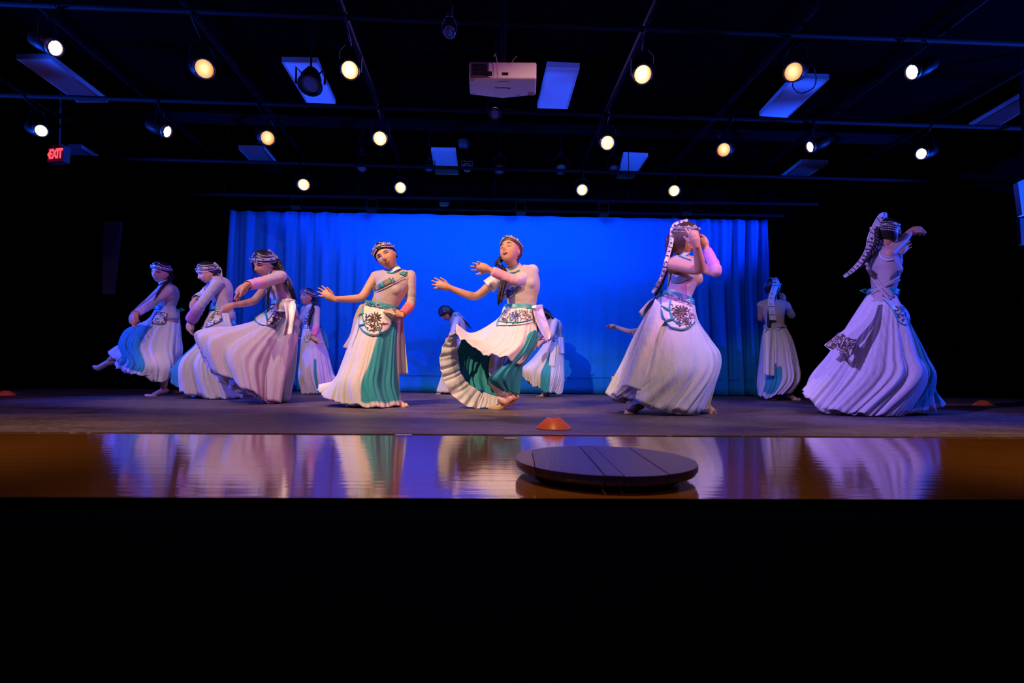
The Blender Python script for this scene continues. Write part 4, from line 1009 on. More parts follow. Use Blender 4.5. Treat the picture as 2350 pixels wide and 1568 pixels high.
# ---- E: smiling dancer leaning to one side
def dancer_smiling():
    f = Fig('e', 4.37, (720, 540, 3.735), 'smiling dancer facing the audience, head tilted, one bare arm out, teal panel down her skirt', (690, 1440), .98)
    P = f.P
    pel, wai, che, nec = P(560, 725), P(600, 610), P(668, 450), P(705, 318)
    f.torso(pel, wai, che, nec, P(530, 352, .03), P(828, 352, .0))
    f.head(P(620, 180, -.03), -8, -8, -29, hs=1.14); f.face(smile=1)
    f.hair(front=.46); f.headband(.60, .62, .30, .013)
    el = f.B(f.shA, 405, 545, .25, -1); wr = f.B(el, 172, 548, .245, -1); f.arm(f.shA, el, wr, wr+(P(62, 478, -.1)-P(172, 548, -.1)).normalized()*.1, (0, -1, -.25), 1, .22, 1.5, fcurl=[.1, .18, .22, .3])
    el = f.B(f.shB, 832, 598, .25, 1); wr = f.B(el, 745, 688, .24, -1); f.arm(f.shB, el, wr, wr+(P(612, 640, -.2)-P(745, 688, -.2)), (0, .4, -1), -1, .25, 1.3, sleeve=(0, .97, .05, SLA, (.80, .16, .16)), fcurl=[.35, .25, .15, .1])
    hL, hR = pel+Vector((-.08, 0, -.04)), pel+Vector((.08, 0, -.04))
    kn = P(640, 1080, -.05); an = P(716, 1415); f.leg(hR, kn, an, P(790, 1452, -.06)); kn = P(430, 1090, .05); an = P(370, 1420, .05); f.leg(hL, kn, an, P(300, 1450, -.05))
    rings = [f.ring(438, 590, 728, 640, .105), f.ring(392, 690, 738, 735, .155), f.ring(330, 880, 728, 900, .20), f.ring(262, 1100, 722, 1120, .25), f.ring(200, 1250, 728, 1290, .29, dy=.0),
             [P(*q) for q in ((742, 1408, 0), (735, 1400, .14), (660, 1395, .26), (500, 1390, .32), (330, 1375, .30), (170, 1345, .20), (55, 1292, .03), (82, 1385, -.12), (250, 1440, -.24), (430, 1470, -.29), (600, 1480, -.27), (710, 1462, -.13))]]
    f.skirt(rings, nf=15, amp=.020, amp0=.004, teal=[(300, 336, 267, 361, .22, .955)], seed=3, sharp=.5)
    f.skirt(inner(rings, pel, .84, .86), CHI2, nf=23, amp=.015, name='underskirt', seed=5, nu=180, nv=24)
    # long tails of the sash
    f.sheet('sash_tail', [[(735, 640, .10), (760, 660, .06)], [(715, 760, .12), (775, 800, .05)], [(718, 980, .12), (795, 990, .04)], [(722, 1198, .12), (818, 1192, .03)]], SATIN, 14, 30, fold=(1.6, .004, .012, 0))
    f.sheet('sash_tail', [[(395, 600, -.05), (450, 580, -.10)], [(352, 700, -.05), (420, 690, -.13)], [(318, 850, -.05), (372, 860, -.16)], [(257, 962, -.05), (322, 990, -.16)]], BOD, 14, 26, fold=(1.3, .003, .010, 1))
    f.finish(); f.collar()
    bt = f.band('belt', f.ring(436, 560, 732, 618, .112), f.ring(432, 612, 722, 668, .122), TEAL)
    f.sequins(bt, f.scatter([(450, 565), (710, 622), (700, 660), (445, 600)], 60, 2), SILV, .006, off=.004)
    f.sequins(bt, f.scatter([(470, 580), (560, 590), (560, 620), (470, 605)], 16, 5), BLUES, .006, off=.005)
    po = f.on_sheet('apron_pouch', [[(442, 600), (520, 628), (600, 650), (705, 672)], [(404, 670), (500, 690), (590, 705), (688, 712)], [(386, 755), (480, 770), (570, 780), (672, 745)], [(425, 818), (480, 848), (550, 852), (636, 806)]], SATIN, .014, 24, 20)
    f.on_tube('teal_piping', [(402, 668), (386, 745), (412, 815), (478, 856), (560, 858), (630, 818), (672, 755)], .0055, TEAL, .008, 30, parent=po)
    f.on_tube('teal_piping', [(424, 615), (418, 690), (432, 760), (462, 812)], .0045, TEAL, .008, 20, parent=po)
    for q in ([(392, 690), (420, 670)], [(390, 775), (432, 765)], [(560, 800), (572, 840)]):
        f.on_tube('teal_tab', [q[0], ((q[0][0]+q[1][0])/2, (q[0][1]+q[1][1])/2), q[1]], .010, TEAL, .007, 6, parent=po, flat=.4)
    f.flower(po, 527, 706, 12, 56, 11, .95)
    f.filigree(po, [(440, 690), (500, 760), (620, 760), (560, 815), (470, 825), (440, 760)], 60, 26, 3)
    f.filigree(po, [(440, 680), (490, 690), (500, 740), (440, 735)], 14, 20, 4, BLUES)
    # crossed chest band with patches
    st = f.on_sheet('chest_band', [[(512, 440), (600, 385), (700, 335), (770, 300)], [(516, 495), (600, 450), (705, 400), (800, 340)]], BOD, .007, 30, 6)
    f.on_tube('silver_edge', [(512, 500), (600, 458), (700, 408), (780, 365)], .0035, COLLAR, .008, 24, parent=st)
    for m_, q in ((GLASSY, [(516, 440), (562, 412), (522, 480), (572, 458)]), (TEAL, [(562, 410), (588, 396), (574, 456), (604, 440)]), (OLIVE, [(590, 396), (655, 362), (606, 438), (668, 405)]), (TEAL, [(655, 368), (676, 358), (676, 412), (702, 396)]), (GLASSY, [(664, 364), (676, 358), (684, 408), (696, 400)]), (TEAL, [(730, 325), (775, 305), (770, 345), (800, 328)])):
        f.on_sheet('band_patch', [[q[0], q[1]], [q[2], q[3]]], m_, .011, 6, 6, parent=st)
    br = G(); c = f.on(788, 312, .016); br.ell(c, .014, .005, .012); o = br.obj('brooch', mat('gold', (.8, .5, .12), .3, .6, bump=.1), f.root, True)
    f.on_tube('frog_closure', [(630, 318), (665, 325), (700, 318)], .005, TEAL, .008, 8)
    return f
# ---- F: dancer leaning back, eyes closed
def dancer_back_lean():
    f = Fig('f', 4.2, (980, 530, 3.647), 'dancer leaning back with raised chin, both arms out over a swirling teal-lined skirt', (660, 1480), 1.0)
    P = f.P
    pel, wai, che, nec = P(780, 760), P(790, 640), P(800, 450), P(735, 310)
    f.torso(pel, wai, che, nec, P(600, 395, .06), P(880, 335, .02), wmul=1.05)
    f.head(P(698, 176, -.03), -30, 22, -8, hs=1.12); f.face(closed=True)
    f.hair(BHAIR, front=.52); f.headband(.74, .7, .25, .008, tas=False, strings=2)
    el = f.B(f.shA, 402, 560, .25, -1); wr = f.B(el, 185, 475, .24, -1)
    f.arm(f.shA, el, wr, wr+(P(68, 440, 0)-P(185, 475, 0)), (.2, -1, -.3), 1, .15, 1.4, fcurl=[.1, .12, .2, .3], cap=(.62, .012))
    el = f.B(f.shB, 745, 425, .24, -1); wr = f.B(el, 520, 325, .235, -1)
    f.arm(f.shB, el, wr, wr+(P(400, 285, 0)-P(520, 325, 0)), (-.2, -.8, -.5), -1, .12, 2.0, sleeve=(0, .97, .08, (.60, .50, .48), (.86, .36, .50)), r=1.08, fcurl=[.05, .12, .2, .45])
    hL, hR = pel+Vector((-.08, 0, -.04)), pel+Vector((.08, 0, -.04))
    kn = P(745, 1080, .02); an = P(690, 1410, -.02); f.leg(hR, kn, an, P(525, 1482, -.06)); kn = P(690, 1100, .06); an = P(722, 1365, -.08); f.leg(hL, kn, an, P(600, 1402, -.18))
    # outer skirt: gathered up and swirling toward the left
    r0 = f.ring(640, 640, 905, 640, .105); r1 = f.ring(590, 740, 925, 740, .155)
    r2 = [P(*q) for q in ((928, 850, 0), (905, 850, .14), (840, 850, .22), (740, 850, .25), (600, 850, .22), (450, 855, .16), (380, 860, .02), (420, 900, -.14), (560, 940, -.22), (700, 950, -.26), (820, 930, -.24), (910, 890, -.13))]
    r3 = [P(*q) for q in ((860, 1000, 0), (850, 1000, .16), (780, 1020, .26), (640, 1020, .30), (440, 960, .28), (250, 880, .2), (240, 800, .0), (262, 860, -.18), (400, 990, -.30), (570, 1050, -.34), (700, 1090, -.32), (810, 1080, -.16))]
    r4 = [P(*q) for q in ((775, 1180, 0), (770, 1200, .16), (700, 1240, .26), (560, 1200, .32), (380, 1080, .32), (215, 960, .24), (180, 880, .02), (250, 1000, -.16), (390, 1120, -.26), (545, 1190, -.34), (650, 1200, -.32), (745, 1200, -.16))]
    f.skirt([r0, r1, r2, r3], nf=13, amp=.016, teal=[(325, 350, 330, 352, .35, 1)], seed=4, nv=44, wave=.02)
    # back layer fanned out with a ruffled white border, teal inside
    b1 = [[(560, 860, .2), (600, 840, .25), (700, 850, .28), (860, 900, .18), (880, 1000, .1)],
          [(400, 900, .2), (480, 980, .28), (600, 1080, .3), (760, 1120, .2), (800, 1160, .08)],
          [(330, 960, .18), (350, 1080, .26), (470, 1200, .30), (640, 1300, .22), (770, 1340, .06)]]
    f.sheet('skirt_lining', [[(300, 880, .16), (420, 860, .25), (560, 900, .30), (740, 950, .2), (800, 1000, .1)], [(250, 1000, .14), (300, 1030, .22), (450, 1080, .3), (650, 1120, .24), (770, 1150, .1)], [(255, 1080, .10), (300, 1180, .18), (420, 1220, .26), (600, 1250, .2), (765, 1280, .06)], [(262, 1150, .04), (330, 1290, .1), (440, 1340, .14), (600, 1380, .12), (762, 1370, .04)]], TEALC, 90, 50, fold=(13, .004, .016, 0))
    f.sheet('ruffled_hem', [[(300, 820, .05), (250, 850, .04), (255, 1000, .06), (260, 1130, .06), (320, 1250, .06), (420, 1330, .06), (480, 1370, .06)], [(240, 850, .0), (190, 900, -.02), (190, 1020, -.02), (195, 1160, -.02), (265, 1290, -.02), (360, 1400, -.01), (460, 1440, 0)], [(228, 868, -.02), (180, 880, -.04), (112, 1030, -.06), (118, 1180, -.06), (180, 1330, -.06), (310, 1455, -.04), (440, 1490, -.02)]], CHIF, 170, 30, fold=(14, .004, .013, 0))
    f.sheet('inner_drape', [[(830, 880, -.20), (905, 830, -.18), (930, 880, -.10)], [(740, 1020, -.26), (830, 1000, -.24), (900, 960, -.12)], [(600, 1160, -.30), (730, 1120, -.28), (800, 1110, -.14)], [(515, 1250, -.28), (680, 1230, -.28), (780, 1200, -.12)], [(640, 1340, -.2), (700, 1350, -.2), (757, 1370, -.10)]], TEALC, 50, 50, fold=(5, .006, .020, 0))
    f.sheet('skirt_back_panel', [[(900, 860, .05), (940, 850, .10)], [(830, 1000, .08), (915, 960, .12)], [(760, 1180, .08), (800, 1140, .1)], [(740, 1370, .05), (765, 1370, .08)]], CHIF, 20, 30, fold=(2, .004, .01, 0))
    f.sheet('inner_hem', [[(520, 1240, -.22), (600, 1220, -.25), (760, 1260, -.1)], [(520, 1290, -.20), (620, 1300, -.2), (750, 1320, -.1)], [(590, 1390, -.14), (680, 1370, -.16), (755, 1372, -.1)]], CHIF, 30, 20, fold=(4, .004, .012, 0))
    f.sheet('underskirt', [[(540, 1000, -.14), (680, 1040, -.2), (790, 1030, -.1)], [(520, 1190, -.12), (640, 1220, -.19), (775, 1200, -.1)], [(590, 1340, -.06), (680, 1350, -.12), (758, 1345, -.06)]], CHIF, 40, 30, fold=(5, .004, .014, 3))
    f.sheet('hem_flounce', [[(470, 1350, .02), (530, 1370, .0), (600, 1390, -.02)], [(475, 1410, .0), (530, 1420, -.02), (590, 1425, -.04)], [(450, 1482, -.04), (520, 1478, -.05), (600, 1450, -.05)]], CHIF, 40, 16, fold=(5, .004, .014, 0))
    f.finish(m=BOD); f.collar()
    bt = f.band('belt', f.ring(645, 622, 905, 630, .108), f.ring(640, 660, 908, 668, .118), TEAL)
    po = f.on_sheet('apron_pouch', [[(650, 655), (740, 672), (820, 668), (885, 655)], [(625, 700), (740, 715), (830, 712), (888, 700)], [(605, 740), (730, 755), (830, 752), (890, 745)], [(585, 790), (700, 790), (820, 780), (880, 765)]], SATIN, .012, 24, 16)
    f.on_tube('teal_piping', [(650, 665), (620, 710), (590, 760), (585, 795)], .005, TEAL, .008, 16, parent=po)
    f.on_tube('teal_piping', [(600, 755), (680, 765), (780, 765), (880, 740)], .005, TEAL, .008, 20, parent=po)
    f.flower(po, 735, 712, 10, 42, 9, .8, m=BLUES, wid=.005); f.filigree(po, [(650, 670), (880, 670), (880, 730), (740, 770), (620, 760)], 70, 24, 6, EMB)
    f.filigree(po, [(650, 670), (880, 670), (880, 730), (740, 770), (620, 760)], 50, 20, 7, SILV)
    f.sheet('sash_bow', [[(885, 645, -.10), (960, 625, -.02)], [(890, 700, -.14), (975, 690, -.02)], [(910, 770, -.14), (1005, 780, -.02)], [(950, 860, -.12), (1030, 850, 0)], [(1005, 945, -.06), (1022, 905, -.02)]], SATIN, 26, 34, fold=(2.2, .006, .016, 0))
    f.sheet('sash_knot', [[(875, 632, -.12), (920, 620, -.12), (965, 618, -.04)], [(878, 650, -.13), (920, 648, -.13), (965, 640, -.04)]], SATIN, 16, 8, thick=.006, fold=(2, .003, .003, 0))
    st = f.on_sheet('chest_band', [[(640, 520), (690, 470), (760, 430)], [(650, 580), (720, 540), (800, 470)]], GLASSY, .008, 20, 8, fb=-.1)
    f.filigree(st, [(650, 520), (740, 460), (770, 480), (670, 560)], 20, 20, 8, BLUES)
    f.on_tube('frog_closure', [(690, 350), (725, 350), (770, 330)], .0055, TEAL, .008, 8)
    f.braid([f.hs(.55, -.5, .1), P(600, 260, .05), P(640, 330, -.10), P(630, 430, -.14), P(605, 520, -.16), P(600, 570, -.16)], .024)
    f.braid([f.hs(.6, -.4, .3), P(590, 250, .06), P(575, 290, .03)], .018, tassel=False)
    f.braid([P(640, 330, -.12), P(655, 400, -.15), P(640, 480, -.17), P(625, 560, -.17)], .020)
    c = f.hand_w if hasattr(f, 'hand_w') else None
    w_ = P(178, 472, -.2)
    return f
EMBP = [0]
def patch(f, name, grid, seed, m=SATIN, off=None, nx=12, parent=None, fb=None, hug=True, emb=EMB, n=40, ln=22):
    """embroidered panel: cloth with dark swirls and a piped edge"""
    o = f.on_sheet(name, grid, m, off or .012, 14, 14, fb=fb, parent=parent) if hug else f.sheet(name, grid, m, 14, 14)
    poly = [p[:2] for p in grid[0]]+[r[-1][:2] for r in grid[1:-1]]+[p[:2] for p in grid[-1][::-1]]+[r[0][:2] for r in grid[1:-1][::-1]]
    cx = sum(p[0] for p in poly)/len(poly); cy = sum(p[1] for p in poly)/len(poly); q = [(cx+(p[0]-cx)*.88, cy+(p[1]-cy)*.88) for p in poly]
    par = parent or o
    f.on_tube('piped_edge', q+[q[0]], .0028, EMB, .006, 40, parent=par, fb=fb)
    f.filigree(par, q, n, ln, seed, emb, fb=fb)
    return o
def ribbon_tail(f, pts, w0, w1, m=SATIN, stones=7, name='headdress_ribbon', side=None):
    """jewelled ribbon hanging from the headband: pts = centre line (world), w = half widths"""
    P_ = smoothpath(pts, 40); rows = []
    for i, p in enumerate(P_):
        t = i/39; d = (P_[min(i+1, 39)]-P_[max(i-1, 0)]).normalized(); a = side if side is not None else d.cross(_f).normalized(); w_ = w0+(w1-w0)*t
        rows.append([p-a*w_, p, p+a*w_])
    o = f.sheet(name, rows, m, 9, 60, fold=(1, .001, .004, 0), thick=.004)
    for k_ in range(stones):
        i = int((k_+.6)/stones*36); p = P_[i]; t = i/39; w_ = w0+(w1-w0)*t; d = (P_[i+1]-P_[i-1]).normalized(); a = side if side is not None else d.cross(_f).normalized(); to = (CAM-p).normalized()*.006
        G().ell(p+to, .010*f.sc*(1-.4*t), n=8, m=6).obj('stone', DKB, o, True)
        g = G(); q = P_[min(i+2, 39)]; g.tube([q-a*w_*.9+to, q+a*w_*.9+to], .0025, 5)
        for sx in (-.7, -.25, .25, .7): g.ell(q+a*w_*sx+to, .0042*f.sc, n=6, m=4)
        x = g.obj('stone_row', DKB, o, True)
    return o
def feet(f, *specs):
    for kn, an, toe, shoe in specs: f.leg(f.pel+Vector((0, 0, -.03)), kn, an, toe, shoe)
# ---- A: kicking dancer
def dancer_kicking():
    f = Fig('a', 5.75, (200, 560, 4.125), 'dancer lifting her skirt and kicking one foot forward, beside the dark masking curtain', (715, 1430), 1.0)
    P = f.P; pel, wai, che, nec = P(765, 700), P(752, 605), P(765, 480), P(738, 385)
    f.torso(pel, wai, che, nec, P(708, 425, .11), P(778, 428, -.13))
    f.head(P(700, 268, -.03), -4, -18, 8, hs=1.08); f.face(); f.hair(front=.42); f.headband(.55, .5, .2, .012)
    el = f.B(f.shB, 600, 575, .24, -1); wr = f.B(el, 455, 668, .23, -1); f.arm(f.shB, el, wr, wr+(P(432, 765, 0)-P(455, 668, 0)), (1, .3, 0), 1, .35, 1.2, sleeve=(0, .97, .06, SLA, (.6, .45, .6)))
    el = f.B(f.shA, 560, 560, .24, 1); wr = f.B(el, 440, 660, .23, -1); f.arm(f.shA, el, wr, wr+(P(425, 740, 0)-P(440, 660, 0)), (1, -.3, 0), -1, .4, 1)
    f.leg(pel+Vector((0, -.06, -.03)), P(752, 1070, -.02), P(722, 1375, 0), P(555, 1432, -.05), False)
    f.leg(pel+Vector((0, .07, -.03)), P(455, 900, -.05), P(215, 1105, -.02), P(66, 1160, -.05), True)
    r = [f.ring(655, 630, 845, 640, .105), f.ring(590, 725, 858, 745, .15), f.ring(395, 815, 864, 880, .2), f.ring(338, 950, 862, 1020, .24),
         [P(*q) for q in ((835, 1120, 0), (830, 1120, .15), (750, 1120, .25), (600, 1110, .28), (450, 1060, .28), (340, 1010, .2), (290, 985, .02), (330, 1060, -.14), (420, 1110, -.24), (540, 1140, -.28), (660, 1160, -.26), (780, 1150, -.14))],
         [P(*q) for q in ((800, 1235, 0), (790, 1225, .13), (740, 1230, .22), (620, 1215, .26), (480, 1180, .26), (330, 1100, .2), (222, 1040, .02), (282, 1150, -.12), (370, 1214, -.22), (510, 1238, -.27), (650, 1292, -.25), (745, 1285, -.14))]]
    f.skirt(r, nf=12, amp=.026, teal=[(215, 290, 205, 272, .3, .93)], seed=2, wave=.018)
    f.skirt(inner(r, pel), CHI2, nf=17, amp=.02, name='underskirt', nu=180, nv=24)
    f.sheet('hem_flounce', [[(330, 965, -.06), (350, 1000, -.14), (390, 1030, -.16)], [(270, 1005, -.05), (310, 1060, -.14), (350, 1090, -.16)], [(218, 1045, -.04), (260, 1095, -.12), (330, 1118, -.16)]], CHIF, 40, 16, fold=(6, .004, .014, 2))
    f.finish(); f.collar(); f.band('belt', f.ring(650, 590, 845, 612, .108), f.ring(652, 625, 848, 640, .115), TEAL)
    po = patch(f, 'embroidered_pouch', [[(650, 640), (700, 640), (760, 650)], [(620, 690), (690, 705), (750, 700)], [(600, 745), (670, 765), (740, 755)]], 3, emb=EMB)
    f.bow(P(862, 628, -.02), .06, (1, 0, .1)); f.sheet('sash_tail', [[(850, 640, .0), (872, 640, .03)], [(862, 760, .0), (880, 740, .03)], [(866, 900, .02), (874, 880, .04)]], CHIF, 8, 20)
    f.braid([f.hs(-.7, -.6, -.1), P(795, 330, -.05), P(745, 375, -.15), P(700, 420, -.20), P(660, 480, -.22)], .022)
# ---- B: stooping dancer with purple sleeve
def dancer_stooping():
    f = Fig('b', 5.4, (400, 550, 3.921), 'dancer stooping over with a drooping purple sleeve, half hidden behind a sweeping skirt', (300, 1410), 1.0)
    P = f.P; pel, wai, che, nec = P(448, 700), P(440, 610), P(425, 450), P(375, 352)
    f.torso(pel, wai, che, nec, P(345, 400, .13), P(392, 392, -.14))
    f.head(P(305, 300, 0), -48, -26, 2, hs=1.05); f.face(); f.hair(front=.5); f.headband(.45, .5, .25, .010, strings=4)
    el = f.B(f.shB, 235, 590, .25, -1); wr = f.B(el, 142, 740, .24, 1); f.arm(f.shB, el, wr, wr+(P(145, 860, 0)-P(142, 740, 0)), (1, .2, 0), 1, .3, 1.3, sleeve=(0, .99, .75, SLA, (.50, .16, .36)), r=1.08)
    el = f.B(f.shA, 255, 500, .24, 1); wr = f.B(el, 185, 545, .22, -1); f.arm(f.shA, el, wr, wr+(P(160, 630, 0)-P(185, 545, 0)), (1, -.2, 0), -1, .4, 1, sleeve=(.3, .95, .4, (.7, .68, .7), (.7, .68, .72)))
    f.leg(pel+Vector((0, -.06, -.03)), P(400, 1050, -.1), P(330, 1370, 0), P(270, 1425, -.05), True); f.leg(pel+Vector((0, .06, -.03)), P(360, 1050, 0), P(270, 1345, .05), P(165, 1400, .05), False)
    r = [f.ring(335, 650, 505, 655, .105), f.ring(300, 750, 540, 765, .16), f.ring(230, 940, 562, 950, .20), f.ring(90, 1110, 578, 1170, .27),
         [P(*q) for q in ((588, 1432, 0), (580, 1420, .15), (500, 1395, .25), (350, 1370, .3), (180, 1330, .3), (60, 1262, .25), (2, 1115, .1), (32, 1310, -.05), (130, 1382, -.18), (280, 1425, -.24), (420, 1440, -.24), (540, 1442, -.13))]]
    f.skirt(r, nf=14, amp=.03, teal=[(200, 222, 185, 215, .4, 1)], seed=6, wave=.014)
    f.skirt(inner(r, pel), CHI2, nf=19, amp=.02, name='underskirt', nu=180, nv=24)
    f.finish(); f.collar(); f.band('belt', f.ring(338, 600, 505, 625, .108), f.ring(335, 640, 508, 652, .115), TEAL)
    f.on_sheet('chest_band', [[(372, 560), (352, 600), (338, 640)], [(340, 555), (325, 590), (312, 625)]], GLASSY, .01, 16, 6, fb=0)
    patch(f, 'embroidered_pouch', [[(375, 635), (410, 640), (450, 660)], [(320, 700), (370, 710), (420, 730)], [(240, 800), (300, 790), (350, 770)]], 5, n=30)
    f.bow(P(505, 640, -.04), .05, (.5, 0, .6)); f.sheet('sash_tail', [[(500, 640, -.06), (545, 650, 0)], [(510, 700, -.06), (550, 710, 0)], [(525, 780, -.04), (562, 768, 0)]], mat('blue_ribbon', (.1, .45, .75), .45, bump=.3), 10, 14, fold=(1.5, .004, .01, 1))
    f.sheet('sash_tail', [[(430, 660, -.17), (490, 665, -.15)], [(440, 740, -.19), (505, 740, -.15)], [(470, 820, -.19), (520, 810, -.15)]], SATIN, 12, 20, fold=(1.5, .004, .012, 2))
    f.on_tube('ribbon_edge', [(420, 345), (470, 440), (500, 560)], .006, SILV, .01, 14)
    ribbon_tail(f, [f.hs(0, -.7, .6, .02), f.hs(0, -1, 0, .025), P(425, 345, .05), P(480, 450, .03), P(502, 550, .0)], .016, .010, SATIN, 5)
# ---- C: dancer with the wide sweeping skirt
def dancer_sweeping():
    f = Fig('c', 4.7, (400, 550, 3.921), 'dancer looking down with both arms forward and the widest sweeping pale skirt', (900, 1455), 1.0)
    P = f.P; pel, wai, che, nec = P(1000, 680), P(985, 570), P(950, 430), P(905, 305)
    f.torso(pel, wai, che, nec, P(880, 350, .13), P(958, 335, -.13))
    f.head(P(812, 222, -.02), -24, -28, 6, hs=1.12); f.face(); f.hair(front=.42); f.headband(.42, .45, .3, .014, strings=4)
    el = f.B(f.shB, 800, 385, .25, -1); wr = f.B(el, 645, 415, .235, -1); f.arm(f.shB, el, wr, wr+(P(560, 505, 0)-P(645, 415, 0)), (.8, .3, -.5), 1, .38, 1.3, sleeve=(0, .99, .10, SLA, (.85, .42, .42)), r=1.1, fcurl=[.15, .35, .45, .5])
    el = f.B(f.shA, 715, 560, .25, -1); wr = f.B(el, 522, 592, .24, -1); f.arm(f.shA, el, wr, wr+(P(415, 648, 0)-P(522, 592, 0)), (.3, .2, -1), -1, .22, 1.6, fcurl=[.1, .15, .25, .4])
    f.leg(pel+Vector((0, -.06, -.03)), P(930, 1080, -.05), P(955, 1410, .02), P(790, 1458, -.06), False); f.leg(pel+Vector((0, .07, -.03)), P(960, 1080, .05), P(985, 1410, .08), P(960, 1450, .02), False)
    r = [f.ring(888, 600, 1090, 605, .105), f.ring(800, 710, 1097, 745, .16), f.ring(560, 785, 1096, 900, .22), f.ring(320, 800, 1078, 1080, .28), f.ring(215, 850, 1048, 1240, .30),
         [P(*q) for q in ((1003, 1462, 0), (1000, 1440, .14), (930, 1420, .24), (780, 1380, .3), (550, 1260, .32), (330, 1060, .28), (203, 915, .08), (232, 1015, -.10), (370, 1172, -.22), (565, 1285, -.28), (740, 1395, -.26), (885, 1455, -.16))]]
    f.skirt(r, nf=11, amp=.036, seed=8, wave=.010, p=1.0)
    f.skirt(inner(r, pel, .85, .97, -.03), CHI2, nf=15, amp=.02, name='underskirt', nu=180, nv=24)
    f.sheet('skirt_lining', [[(230, 1000, -.04), (420, 1100, -.1), (600, 1250, -.1), (780, 1380, -.05)], [(250, 1070, 0), (400, 1200, -.04), (560, 1300, -.05), (700, 1400, -.02)], [(275, 1110, .02), (390, 1270, -.02), (520, 1350, -.02), (590, 1390, 0)]], CHIF, 60, 20, fold=(6, .004, .012, 2))
    f.finish(); f.collar()
    bt = f.band('belt', f.ring(885, 545, 1085, 560, .108), f.ring(883, 592, 1090, 605, .116), TEAL); f.sequins(bt, f.scatter([(890, 550), (1000, 550), (1000, 600), (890, 600)], 40, 4), SILV, .006)
    po = f.on_sheet('apron_pouch', [[(890, 600), (930, 605), (960, 610)], [(770, 680), (850, 690), (930, 690)], [(728, 715), (830, 745), (900, 730)], [(760, 755), (810, 770), (850, 775)]], SATIN, .014, 16, 14, fb=-.12)
    f.on_tube('teal_piping', [(885, 610), (800, 660), (728, 705), (740, 745), (800, 770)], .006, TEAL, .008, 20, parent=po, fb=-.12)
    f.on_tube('teal_tab', [(820, 665), (830, 690), (835, 720)], .010, TEAL, .007, 6, parent=po, flat=.4)
    pa = patch(f, 'embroidered_panel', [[(900, 632), (945, 650), (990, 675)], [(855, 700), (905, 720), (950, 740)], [(820, 755), (865, 780), (905, 805)]], 9, off=.02, n=50, ln=20)
    for cx, cy in ((935, 672), (905, 712), (880, 748)):
        f.flower(pa, cx, cy, 3, 18, 7, 1, m=EMB, wid=.0035)
    f.sheet('sash_bow', [[(965, 545, -.16), (1080, 560, -.10)], [(985, 600, -.19), (1092, 610, -.12)], [(1000, 700, -.21), (1075, 700, -.16)], [(985, 800, -.22), (1060, 790, -.17)], [(972, 868, -.22), (1052, 850, -.18)]], SATIN, 26, 34, fold=(2.4, .006, .018, 0))
    f.sheet('sash_wrap', [[(960, 540, -.15), (1020, 530, -.15), (1085, 545, -.08)], [(900, 600, -.17), (980, 600, -.18), (1095, 620, -.08)], [(880, 640, -.17), (960, 650, -.19), (1090, 650, -.09)]], SATIN, 24, 12, fold=(1.5, .003, .008, 0, 1))
    f.bow(P(1090, 610, -.02), .04, (.6, 0, .3))
    f.braid([f.hs(-.5, -.8, .1), P(975, 300, -.05), P(1030, 400, -.12), P(1065, 480, -.08), P(1080, 530, -.02)], .030, BHAIR if False else HAIR)
    f.braid([f.hs(.6, .4, -.1), P(865, 330, .02), P(850, 430, -.16), P(838, 530, -.18), P(842, 590, -.18)], .020)
    g = G(); [g.tube([f.hs(.3, .85, .3), P(705+q*8, 240+q*8, -.08), P(715+q*9, 330-q*6, -.06)], [.006, .004, .001], 5) for q in range(4)]; g.obj('fringe_strands', HAIR, f.root, True)
    ribbon_tail(f, [f.hs(0, -.6, .75, .02), f.hs(-.2, -1, .1, .03), P(985, 310, .0), P(1045, 430, -.02), P(1084, 545, .0)], .018, .010, SATIN, 6)
